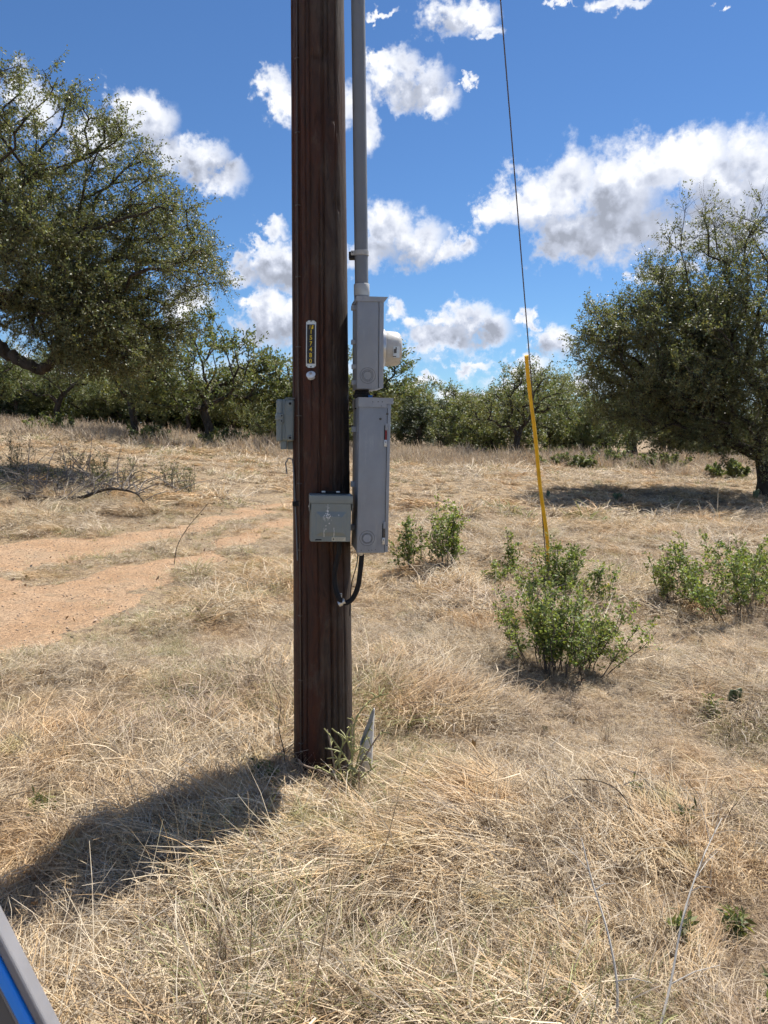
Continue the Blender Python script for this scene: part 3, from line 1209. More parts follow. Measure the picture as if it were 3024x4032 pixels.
def zone(y0, y1, sp, seed, margin=1.3, half=.66):
    r = np.random.default_rng(seed)
    ys = np.arange(y0, y1, sp)
    P = []
    for y in ys:
        hw = half * y + margin
        xs = np.arange(-hw, hw, sp)
        P.append(np.stack([xs, np.full(len(xs), y)], 1))
    P = np.concatenate(P)
    P = P + r.uniform(-.5, .5, P.shape) * sp * 1.1
    return P, r


POLE = (-0.297, 3.64)


def plant_grass():
    for (nm, y0, y1, sp, w, s0, s1, seed, lab) in (
            ('dry_grass', 0.9, 6.4, .086, .0031, .75, 1.25, 1, 'long straw-coloured dry grass lying in swirls around the pole'),
            ('dry_grass', 6.4, 14.0, .15, .0046, .95, 1.6, 2, 'dry tan grass of the pasture between pole and trees'),
            ('dry_grass', 14.0, 40.0, .36, .012, 1.3, 2.1, 3, 'far pale grass running up to the wood edge')):
        P, r = zone(y0, y1, sp, seed)
        x, y = P[:, 0], P[:, 1]
        sd = dirt_sd(x, y)
        keep = r.uniform(0, 1, len(x)) < np.where(sd > .03, 1.0, .03 + .75 * np.exp(-(np.clip(-sd, 0, 9) / .10)) + .22 * (fbm(x * 1.6, y * 1.6, 88, 3) > .5))
        keep &= np.hypot(x - POLE[0], y - POLE[1]) > .20
        # thin, mown looking swath along the track
        mown = np.exp(-(np.clip(sd, 0, 9) / .55) ** 2)
        keep &= r.uniform(0, 1, len(x)) > mown * .35
        P = P[keep]
        x, y = P[:, 0], P[:, 1]
        sd = sd[keep]
        mown = mown[keep]
        n = len(x)
        z = ground_z(x, y)
        ang = (fbm(x * .55, y * .55, 77, 2) - .37) * 13.0 + r.normal(0, .5, n) + 2.4
        u = r.uniform(0, 1, n)
        pat = fbm(x * .9, y * .9, 21, 3)
        gre = fbm(x * .8 + 9, y * .8, 51, 3)
        idx = np.where(u < .24, 0, np.where(u < .46, 1, np.where(u < .54, 2, np.where(u < .78, 3, np.where(u < .93, 4, 6)))))
        idx = np.where((pat > .53) & (r.uniform(0, 1, n) < .7), 2, idx)
        hol = fbm(x * 1.35, y * 1.35, 9, 3)
        idx = np.where((hol < .40) & (r.uniform(0, 1, n) < .75), 3, idx)
        idx = np.where((pat < .31) & (r.uniform(0, 1, n) < .5), 3, idx)
        idx = np.where((gre > .55) & (r.uniform(0, 1, n) < .38), 5, idx)
        scl = r.uniform(s0, s1, n) * (0.62 + .68 * sstep(.3, .6, hol))
        if y1 > 14:
            mv = sstep(27, 33, y) * (fbm(x * .12, y * .12, 4, 2) > .3)
            idx = np.where(r.uniform(0, 1, n) < mv * .8, 7, idx)
            # close-cropped middle of the pasture
            crop = sstep(14, 17, y) * (1 - sstep(23, 29, y))
            scl = scl * (1 - .45 * crop)
        near = (sd < .5)
        idx = np.where(near & (r.uniform(0, 1, n) < .5), 3, idx)
        idx = np.where(near & (r.uniform(0, 1, n) < .3), 5, idx)
        scl = scl * (1 - .5 * mown)
        idx = np.where(sd < -.02, np.where(r.uniform(0, 1, n) < .7, 3, 5), idx)
        tilt = r.normal(0, .10, (n, 2))
        scatter(nm, make_tufts(w, seed), np.stack([x, y, z], 1), ang, tilt, scl, idx, lab)


plant_grass()

# ------------------------------------------------------------------ materials of the pole and its gear


def m_pole():
    m = bpy.data.materials.new('treated_pole_wood')
    m.use_nodes = True
    t = NT(m.node_tree)
    b = t.n['Principled BSDF']
    tc = t.new('ShaderNodeTexCoord')

    def mp(s, loc=(0, 0, 0)):
        nd = t.new('ShaderNodeMapping')
        t.l.new(tc.outputs['Object'], nd.inputs[0])
        nd.inputs['Scale'].default_value = s
        nd.inputs['Location'].default_value = loc
        return nd.outputs[0]
    nw = t.noise(mp((1.5, 1.5, .9)), 2.0, 3, .5)
    warp = t.vmath('MULTIPLY', t.vmath('SUBTRACT', nw.outputs['Color'], (.5, .5, .5)), (.22, .22, .0))
    v1 = t.vmath('ADD', mp((1, 1, .035)), warp)
    grain = t.noise(v1, 75, 6, .65)
    streak = t.noise(t.vmath('ADD', mp((1, 1, .11)), warp), 15, 6, .65)
    blot = t.noise(mp((1, 1, .5)), 9, 6, .7)
    big = t.noise(mp((1, 1, .22)), 6.5, 4, .6)
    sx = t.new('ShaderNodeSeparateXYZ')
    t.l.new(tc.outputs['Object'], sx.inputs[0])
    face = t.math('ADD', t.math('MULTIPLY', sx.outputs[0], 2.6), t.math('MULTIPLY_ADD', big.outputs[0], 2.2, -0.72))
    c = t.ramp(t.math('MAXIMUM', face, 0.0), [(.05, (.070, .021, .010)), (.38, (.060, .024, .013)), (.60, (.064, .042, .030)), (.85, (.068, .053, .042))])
    c = t.mix(t.smooth(streak.outputs[0], .4, .68, 0, .8), c, (.036, .020, .014))
    c = t.mix(t.smooth(blot.outputs[0], .52, .70, 0, .6), c, (.085, .066, .052))
    c = t.mix(t.smooth(blot.outputs[0], .46, .30, 0, .55), c, (.030, .013, .008))
    c = t.mix(t.smooth(grain.outputs[0], .45, .75, 0, .75), c, (.016, .010, .008))
    c = t.mix(t.smooth(grain.outputs[0], .25, .42, .35, 0), c, (.12, .085, .063))
    t.l.new(c, b.inputs['Base Color'])
    b.inputs['Roughness'].default_value = .72
    b.inputs['Specular IOR Level'].default_value = .35
    h = t.math('ADD', t.math('MULTIPLY', grain.outputs[0], .6), t.math('MULTIPLY', streak.outputs[0], .8))
    bp = t.new('ShaderNodeBump')
    bp.inputs['Strength'].default_value = .9
    bp.inputs['Distance'].default_value = .006
    t.l.new(h, bp.inputs['Height'])
    t.l.new(bp.outputs[0], b.inputs['Normal'])
    return m


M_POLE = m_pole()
M_BOX = principled('grey_painted_steel', (.25, .275, .31), .45, 0, .12, 7, .06, 160, dirt=(.38, .40, .42))
M_BOXT = principled('grey_painted_steel_trim', (.28, .305, .34), .42, 0, .12, 9, .05, 160, .5, (.36, .37, .38))
M_OUT = principled('grey_green_enamel', (.20, .23, .225), .38, 0, .08, 9, .03, 200, dirt=(.22, .22, .19))
M_NID = principled('grey_green_plastic', (.19, .225, .225), .5, 0, .06, 8)
M_PVC = principled('grey_pvc', (.16, .172, .19), .5, 0, .10, 4, .03, 90, dirt=(.20, .21, .22))
M_PVCL = principled('pale_grey_pvc', (.36, .365, .36), .5, 0, .08, 8)
M_STEEL = principled('galvanised_steel', (.55, .56, .57), .35, .8, .10, 30)
M_RUST = principled('dark_screw', (.12, .11, .10), .6, .5, .2, 60)
M_BLACK = principled('black_rubber', (.012, .012, .014), .65, 0, .2, 30, 0, 60, .25)
M_DARK = principled('dark_gap', (.012, .012, .013), .8)
M_RED = principled('red_handle', (.22, .015, .02), .45, 0, .2, 40)
M_WHITE = principled('white_plastic', (.50, .49, .46), .32, 0, .08, 20, dirt=(.36, .32, .27))
M_TAGW = principled('tag_aluminium', (.62, .65, .64), .4, .35, .1, 60)
M_TAGB = principled('tag_black', (.012, .012, .013), .5)
M_YEL = principled('tag_yellow', (.72, .52, .03), .5)
M_YELD = principled('tag_dull_yellow', (.30, .22, .05), .5)
M_GUARD = principled('guy_guard_yellow', (.74, .42, .012), .42, 0, .16, 6, 0, 60, .5, (.55, .36, .06))
M_WIRE = principled('guy_strand', (.10, .09, .10), .5, .7)
M_COPPER = principled('tarnished_wire', (.10, .075, .06), .5, .5)
M_STICK = principled('sticker_beige', (.55, .53, .42), .6)
M_BLUE = principled('blue_tape', (.02, .16, .50), .4)
M_DROP = principled('bird_dropping', (.78, .78, .76), .8, 0, .1, 90)
M_CLEAR = principled('glazed_knob', (.70, .74, .78), .2, 0, .05, 50)

# ------------------------------------------------------------------ utility pole


def pole_r(z):
    return 0.1435 - 0.0075 * z if z < 6 else 0.0985 - 0.0045 * (z - 6)


def build_pole():
    root = empty('utility_pole', (POLE[0], POLE[1], 0))
    na = 288
    zs = np.concatenate([np.arange(-.35, 3.9, .022), np.arange(3.95, 12.01, .35)])
    th = np.arange(na) * 2 * np.pi / na
    TH, ZZ = np.meshgrid(th, zs)
    rr = np.vectorize(pole_r)(ZZ)
    rr = rr * (1 + .010 * np.sin(2 * TH + .4) + .006 * np.sin(3 * TH + ZZ * .3))
    rr += .0022 * (fbm(TH * 9, ZZ * .8, 3, 3) - .44)
    r = np.random.default_rng(4)
    # drying checks: narrow grooves that wander up the pole
    checks = [(-1.20, -.3, 1.25, .006, .016), (-1.42, -.3, .62, .005, .012), (-1.62, .3, 1.7, .0035, .009), (-1.50, 1.0, 2.9, .004, .010),
              (-1.30, 1.6, 3.9, .0045, .012), (-1.05, .8, 2.4, .0035, .010), (-.92, -.3, 1.0, .005, .013), (-.80, 2.0, 3.9, .003, .008),
              (-1.80, 1.4, 3.9, .003, .008), (-2.05, -.3, 1.1, .004, .011), (-2.18, .9, 3.2, .0045, .012), (-1.95, 2.2, 3.9, .003, .008),
              (-.62, .0, 1.9, .004, .010), (-1.36, 2.6, 3.9, .003, .009), (-1.12, 2.9, 3.9, .003, .01)]
    for k, (a0, z0, z1, wd, dp) in enumerate(checks):
        ac = a0 + .05 * (fbm(ZZ * 1.1, ZZ * 0 + k, 60 + k, 3) - .44) * 2
        da = (TH - (ac % (2 * np.pi)) + np.pi) % (2 * np.pi) - np.pi
        dist = np.abs(da) * rr
        end = sstep(z0, z0 + .25, ZZ) * (1 - sstep(z1 - .35, z1, ZZ))
        rr = rr - dp * end * np.exp(-(dist / wd) ** 2)
    # the deep split the ground wire runs beside
    da = (TH - ((-2.36) % (2 * np.pi)) + np.pi) % (2 * np.pi) - np.pi
    rr = rr - .012 * np.exp(-((da * .135 - .008) / .006) ** 2)
    # slivers torn off the left side
    sl = (vnoise(TH * 14, ZZ * .55, 8) > .72) & (np.abs(TH - 3.7) < .45)
    rr = rr - .006 * sl
    # knots
    for (a, z, s) in ((-1.25, 3.18, .022), (-1.0, 2.93, .03), (-1.55, 2.55, .016), (-1.12, 2.1, .014), (-.95, 1.9, .02), (-1.3, .72, .018), (-1.9, 2.75, .02)):
        da = (TH - (a % (2 * np.pi)) + np.pi) % (2 * np.pi) - np.pi
        d2 = np.hypot(da * .135, (ZZ - z) * .8) / s
        rr = rr + .005 * np.exp(-d2 ** 2) - .006 * np.exp(-((d2 - 1.25) / .22) ** 2) * (ZZ > z - s * .2)
    # climbing-spur gouges: short curved scars across the grain
    for (a, z, hw, up) in ((-1.15, 3.22, .20, .02), (-1.62, 3.2, .16, .015), (-1.05, 1.93, .16, -.02), (-.92, 1.73, .22, -.03), (-1.0, 1.40, .2, -.025), (-1.3, 1.32, .10, .01), (-1.5, 2.95, .12, .015), (-.8, 2.6, .15, .02)):
        da = (TH - (a % (2 * np.pi)) + np.pi) % (2 * np.pi) - np.pi
        zc = z + up * (1 - (da / hw) ** 2) + .012 * (vnoise(TH * 60, TH * 0, 5) - .5)
        rr = rr - .008 * (np.abs(da) < hw) * np.exp(-((ZZ - zc) / .014) ** 2) * (vnoise(TH * 40, ZZ * 9, 6) > .25)
    X = rr * np.cos(TH)
    Y = rr * np.sin(TH)
    V = np.stack([X.ravel(), Y.ravel(), ZZ.ravel()], 1)
    nz = len(zs)
    i = np.arange(nz - 1)[:, None] * na
    j = np.arange(na)[None, :]
    Q = np.stack([i + j, i + (j + 1) % na, i + na + (j + 1) % na, i + na + j], -1).reshape(-1, 4)
    c = len(V)
    V = np.concatenate([V, [[0, 0, 12.03]]])
    top = (nz - 1) * na
    T = np.stack([top + np.arange(na), top + (np.arange(na) + 1) % na, np.full(na, c)], -1)
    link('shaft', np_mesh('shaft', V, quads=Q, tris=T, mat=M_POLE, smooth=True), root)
    # ground wire down the left of the front with staples
    a = -2.33
    pts = []
    for z in np.arange(-.1, 11.5, .12):
        rr0 = pole_r(z) + .0035
        aa = a + .018 * math.sin(z * 2.1)
        pts.append((rr0 * math.cos(aa), rr0 * math.sin(aa), z))
    wre = MB().tube(pts, .0035, 6).build('ground_wire', M_COPPER, root)
    for z in np.arange(.12, 3.8, .31):
        rr0 = pole_r(z) + .004
        aa = a + .018 * math.sin(z * 2.1)
        t = Vector((-math.sin(aa), math.cos(aa), 0))
        n = Vector((math.cos(aa), math.sin(aa), 0))
        p = n * rr0 + Vector((0, 0, z))
        MB().tube([p - t * .010 - n * .008, p - t * .009 + n * .004, p + t * .009 + n * .004, p + t * .010 - n * .008], .0022, 5).build('staple', M_RUST, root)
    tag(root, 'dark brown wooden utility pole standing in the dry grass', 'utility pole')
    # loose telephone drop wire looped on the left face, with its clip
    w = empty('drop_wire', (POLE[0], POLE[1], 0))
    q = []
    for (ang, z, o) in ((-3.05, 1.40, .028), (-3.02, 1.45, .034), (-2.88, 1.475, .022), (-2.76, 1.47, .008), (-2.70, 1.44, .005), (-2.62, 1.32, .005), (-2.55, 1.25, .006), (-2.48, 1.16, .006), (-2.42, 1.0, .006)):
        rr0 = pole_r(z) + o
        q.append((rr0 * math.cos(ang), rr0 * math.sin(ang), z))
    MB().tube(q, .0034, 6).build('wire', M_PVC, w)
    rr0 = pole_r(1.27) + .006
    MB().box((rr0 * math.cos(-2.5), rr0 * math.sin(-2.5), 1.265), (.030, .022, .022), .002, rot=Matrix.Rotation(-2.5 + 1.57, 3, 'Z') if False else None).build('clip', M_BLACK, w)
    tag(w, 'loose grey phone wire looping out below the phone box', 'wire')


build_pole()


def surf(x_world, z, out=0.0):
    """front surface of the pole at a world x"""
    r = pole_r(z) + out
    dx = x_world - POLE[0]
    return POLE[1] - math.sqrt(max(0, r * r - dx * dx))


# ------------------------------------------------------------------ number tag


def text_mesh(s, size, ext):
    cu = bpy.data.curves.new('t', 'FONT')
    cu.body = s
    cu.size = size
    cu.extrude = ext
    cu.offset = size * .012
    cu.align_x = 'CENTER'
    cu.align_y = 'CENTER'
    o = bpy.data.objects.new('t', cu)
    col.objects.link(o)
    dg = bpy.context.evaluated_depsgraph_get()
    me = bpy.data.meshes.new_from_object(o.evaluated_get(dg))
    bpy.data.objects.remove(o)
    return me


def build_tag():
    z = 1.988
    x = -.327
    root = empty('pole_number_tag', (x, surf(x, z) - .004, z), (R(0), R(.9), R(-6)))
    W, H = .0225, .104
    poly = [(-W, -H + .008), (-W * .55, -H), (W * .55, -H), (W, -H + .008), (W, H - .008), (W * .55, H), (-W * .55, H), (-W, H - .008)]
    MB().prism(poly, -.001, .002).build('backing_plate', M_TAGW, root, False)
    for s in (-1, 1):
        MB().box((s * (W - .0025), -.003, 0), (.004, .004, H * 1.66), .0008).build('rail', M_TAGW, root)
    MB().box((0, -.0022, 0), (.035, .0022, H * 1.66), 0).build('black_strip', M_TAGB, root)
    z0 = H * .83
    # emblem: a slanted yellow block split by a lightning slash, its left half hatched
    MB().prism([(.001, z0 - .020), (.0055, z0 - .003), (.0115, z0 - .003), (.0060, z0 - .012), (.0090, z0 - .011), (.0115, z0 - .003), (.0095, z0 - .020)], -.0046, -.0030).build('emblem', M_YEL, root, False)
    for k in range(5):
        zz = z0 - .004 - k * .0036
        sx = -.004 * k / 5
        MB().prism([(-.0075 + sx, zz - .0022), (.0002 + sx, zz - .0022), (.0012 + sx, zz), (-.0065 + sx, zz)], -.0045, -.0030).build('emblem_bar', M_YELD, root, False)
    pitch = .0258
    for i, ch in enumerate('157480'):
        me = text_mesh(ch, .0265, .0006)
        me.materials.append(M_YEL)
        o = link('digit', me, root)
        o.rotation_euler = (R(90), 0, 0)
        o.location = (.0005 - .0004 * i, -.0042, z0 - .033 - i * pitch)
        if i in (3, 4, 5):
            MB().box((0, -.0036, z0 - .0455 - (i - 1) * pitch + .0005), (.030, .0008, .0007)).build('tile_edge', M_PVC, root, False)
    for (sx, sz) in ((-.72, .93), (.72, .93), (-.72, -.93), (.72, -.93)):
        MB().lathe([(0, .0), (.0014, .0), (.0014, .001), (0, .001)], (W * sx, -.0012, H * sz), '-Y', 10).build('hole', M_DARK, root)
    MB().lathe([(0, 0), (.0032, 0), (.0026, .002), (0, .0028)], (0, -.001, -H * .955), '-Y', 12).build('nail_head', M_RUST, root)
    MB().tube([(-.002, -.002, H * .955), (.003, -.007, H * 1.0), (.007, -.008, H * 1.02)], .0022, 6).build('bent_nail', M_RUST, root)
    tag(root, 'pole number tag with yellow digits 157480 on black in an aluminium frame', 'tag')
    # glazed knob under the tag
    z = 1.842
    kx = -.3275
    k = empty('knob_insulator', (kx, surf(kx, z), z), (R(-42), 0, R(-6)))
    MB().lathe([(0, -.006), (.0095, -.006), (.0175, -.001), (.0178, .002), (.010, .006), (.009, .009)], (0, 0, 0), '-Y', 28).build('base_disc', M_WHITE, k)
    MB().lathe([(.009, .009), (.018, .012), (.0212, .015), (.0205, .018), (.012, .021), (.006, .0215)], (0, 0, 0), '-Y', 28).build('cap_disc', M_CLEAR, k)
    MB().lathe([(.0062, .020), (.0060, .0295), (.005, .030), (0, .030)], (0, 0, 0), '-Y', 16).build('stud', M_PVCL, k)
    tag(k, 'small pale round knob fixed under the number tag', 'insulator')


build_tag()

# ------------------------------------------------------------------ meter box, disconnect, conduit


def rings(parent, cx, cz, y, radii, mat):
    """pressed knockout rings on a panel facing -y, groove shade given by a darker mat"""
    for r0 in radii:
        pts = [(cx + r0 * math.cos(a), y, cz + r0 * math.sin(a)) for a in np.linspace(0, 2 * math.pi, 37)]
        m = MB()
        m.tube(pts, .0013, 5, cap=False)
        m.build('knockout_ring', mat, parent)


def build_meter():
    h, w, d = .40, .215, .118
    rt = empty('meter_box', (-.1185, 3.445, 1.787), (0, R(.35), R(8)))
    # local: x from the back plate outwards, y away from the camera, z up, origin at the near lower back edge
    MB().box((d * .40, w / 2, h / 2 - .005), (d * .80, w, h - .01), .0022).build('box_body', M_BOX, rt)
    MB().box((d * .905, w / 2, h / 2 - .003), (d * .17, w + .004, h - .014), .0022).build('front_cover', M_BOXT, rt)
    MB().prism([(-.004, h - .021), (d + .001, h - .021), (d + .018, h), (-.004, h)], -.004, w + .004).build('rain_lid', M_BOXT, rt, False)
    rings(rt, .046, .058, -.0004, (.0195, .025, .0345), M_PVC)  # darker grey paints the shade in the pressed grooves
    cz = .188
    mt = MB().lathe([(.088, -.004), (.088, .010), (.083, .012), (.080, .013)], (d + .004, w / 2, cz), 'X', 48).build('meter_ring', M_STEEL, rt)
    mm = MB().lathe([(.079, 0), (.0785, .03), (.077, .060), (.073, .072), (.066, .080), (.055, .083), (0, .084)], (d + .008, w / 2, cz), 'X', 56).build('meter', M_WHITE, rt)
    # serial label curved on the near side of the meter
    MB().box((d + .061, w / 2 - .0772, cz - .022), (.028, .006, .050), 0, rot=None).build('meter_label', M_TAGW, mm, False)
    MB().box((d + .055, w / 2 - .0806, cz - .018), (.012, .003, .018), 0).build('barcode', M_RUST, mm, False)
    MB().box((d + .059, w / 2 - .0806, cz - .006), (.005, .003, .010), 0).build('barcode', M_RUST, mm, False)
    MB().box((d + .052, w / 2 - .0806, cz - .042), (.014, .0030, .004), 0).build('print_line', M_RUST, mm, False)
    for (yy, zz) in ((.07, .36), (.07, .21), (.05, .10), (.06, .03)):
        MB().box((-.010, yy, zz), (.020, .03, .02), .002).build('standoff', M_BOXT, rt)
    MB().box((.010, -.0006, .27), (.005, .002, .005), .0008).build('dimple', M_BOXT, rt)
    tag(rt, 'upper grey meter box with a white round electric meter on its side', 'meter box')

    n = empty('conduit_nipple', (-.1015, 3.565, 1.70))
    MB().lathe([(.034, .0), (.034, .055), (.036, .056), (.036, .075), (.033, .076), (.033, .110)], (0, 0, 0), 'Z', 32).build('pipe', M_BLACK, n)
    MB().lathe([(.028, .03), (.041, .031), (.041, .045), (.033, .047)], (0, 0, .02), 'Z', 8).build('locknut', M_DARK, n)
    tag(n, 'short dark pipe nipple joining the two grey boxes', 'pipe')


def build_disconnect():
    h, w, d = .690, .27, .139
    rt = empty('disconnect_box', (-.1205, 3.405, 1.058), (0, R(1.15), R(8)))
    body = MB().box((d * .45, w / 2, h / 2 - .006), (d * .90, w, h - .012), .0022).build('box_body', M_BOX, rt)
    MB().box((d * .945, w / 2, h / 2 - .012), (d * .115, w + .003, h - .03), .002).build('door_edge', M_BOXT, rt)
    lid = MB()
    lid.prism([(-.004, h - .042), (d * .86, h - .042), (d * .86, h - .026), (d + .010, h - .026), (d + .010, h), (-.004, h)], -.0045, w + .004)
    lid.build('rain_lid', M_BOXT, rt, False)
    MB().box((d * .893, -.0006, h / 2 - .02), (.0016, .003, h - .05), 0).build('door_seam', M_DARK, rt, False)
    for (x, z, r0) in ((.094, h - .092, .0055), (.124, h - .070, .0052)):
        MB().lathe([(0, .004), (r0 * .5, .004), (r0, .002), (r0, -.002)], (x, -.0005, z), '-Y', 14).build('bolt', M_RUST, rt)
    for (x, z, sx, sz) in ((.058, h - .019, .0036, .0036), (.082, h - .018, .006, .0022), (.100, h - .018, .0036, .0036), (.096, h - .036, .0014, .005)):
        MB().box((x, -.0048, z), (sx, .002, sz), .0004).build('punched_hole', M_DARK, rt, False)
    # latch hasps: dark slot, pale cover, red or rusty tongue, hook plate
    for zc, red in ((h - .165, True), (.088, False)):
        MB().box((.1185, -.0006, zc), (.0135, .003, .090), .001).build('latch_slot', M_DARK, rt)
        MB().box((.1205, -.004, zc + .038), (.010, .008, .030), .002).build('latch_cover', M_BOXT, rt)
        MB().box((.1195, -.003, zc + .004), (.0075, .006, .044), .001).build('latch_tongue', M_RED if red else M_RUST, rt)
        MB().box((.1180, -.0035, zc - .034), (.0125, .004, .030), .001).build('latch_plate', M_STEEL, rt)
        MB().tube([(.1160, -.006, zc - .026), (.1165, -.009, zc - .030), (.1185, -.009, zc - .031), (.1200, -.006, zc - .027)], .0012, 5).build('hook', M_RUST, rt)
    rings(rt, .044, .066, -.0004, (.0195, .0235, .0335), M_PVC)  # groove shade painted in with the darker grey
    MB().lathe([(0, .0012), (.0180, .0012), (.0188, 0), (.0188, -.002)], (.044, 0, .066), '-Y', 28).build('knockout', M_BOXT, rt)
    # knockouts on the pole side of the box
    for zz, r0 in ((h - .215, .013), (.13, .02), (.075, .026)):
        MB().lathe([(0, .002), (r0, .002), (r0 * 1.08, 0)], (-.0004, .05, zz), '-X', 24).build('side_knockout', M_BOXT, rt)
    for (x, z) in ((.018, .012), (.052, .012), (.066, .013), (.082, .014)):
        MB().box((x, -.0006, z), (.004, .002, .0024), 0).build('punched_hole', M_DARK, rt, False)
    MB().lathe([(0, .0012), (.0022, .0012), (.0022, -.001)], (.1335, -.002, .035), '-Y', 10).build('rivet', M_DARK, rt)
    for (yy, zz) in ((.09, .55), (.09, .3), (.09, .1)):
        MB().box((-.010, yy + .04, zz), (.020, .03, .025), .002).build('standoff', M_BOXT, rt)
    # cable fitting under the box
    MB().lathe([(.020, 0), (.020, -.006), (.016, -.007), (.016, -.016), (.013, -.020)], (.022, .06, .0), 'Z', 20).build('cable_gland', M_STEEL, rt)
    tag(rt, 'long grey disconnect box with two latches below the meter box', 'electrical box')
    s = MB().box((-.062, 3.53, 1.757), (.020, .024, .010), .002).build('blue_cap', M_BLUE)
    tag(s, 'small blue plastic scrap on top of the long grey box', 'cap')


def build_conduit():
    rt = empty('conduit_riser', (-.1005, 3.565, 2.18))
    dirv = Vector((-.0125, .004, 1.27)).normalized()

    def P(z):
        return dirv * z
    MB().tube([P(.05), P(.5), P(1.5), P(3), P(6.5)], .0305, 32).build('pipe', M_PVC, rt)
    MB().tube([P(.028), P(.030), P(.078), P(.080)], [.034, .0355, .0355, .034], 32).build('coupling', M_PVCL, rt)
    MB().tube([P(0), P(.030)], [.0345, .0345], 32).build('adapter', M_PVC, rt)
    sz = .215
    p = P(sz)
    MB().tube([p - dirv * .011, p - dirv * .010, p + dirv * .010, p + dirv * .011], [.0315, .0338, .0338, .0315], 32).build('strap_band', M_PVCL, rt)
    ear = MB().box((p.x - .037, p.y - .012, p.z), (.018, .006, .021), .0025)
    ear.build('strap_ear', M_PVCL, rt)
    MB().box((p.x - .042, p.y + .012, p.z - .008), (.028, .045, .03), .003).build('standoff_block', M_BLACK, rt)
    MB().lathe([(0, .002), (.0022, .002), (.0022, 0)], (p.x - .039, p.y - .015, p.z + .002), '-Y', 10).build('screw', M_DARK, rt)
    sz2 = 1.9
    p = P(sz2)
    MB().tube([p - dirv * .011, p - dirv * .010, p + dirv * .010, p + dirv * .011], [.0315, .0338, .0338, .0315], 32).build('strap_band', M_PVCL, rt)
    tag(rt, 'grey plastic conduit pipe rising along the pole from the meter box', 'conduit')


build_meter()
build_disconnect()
build_conduit()

# ------------------------------------------------------------------ outlet box on the front of the pole


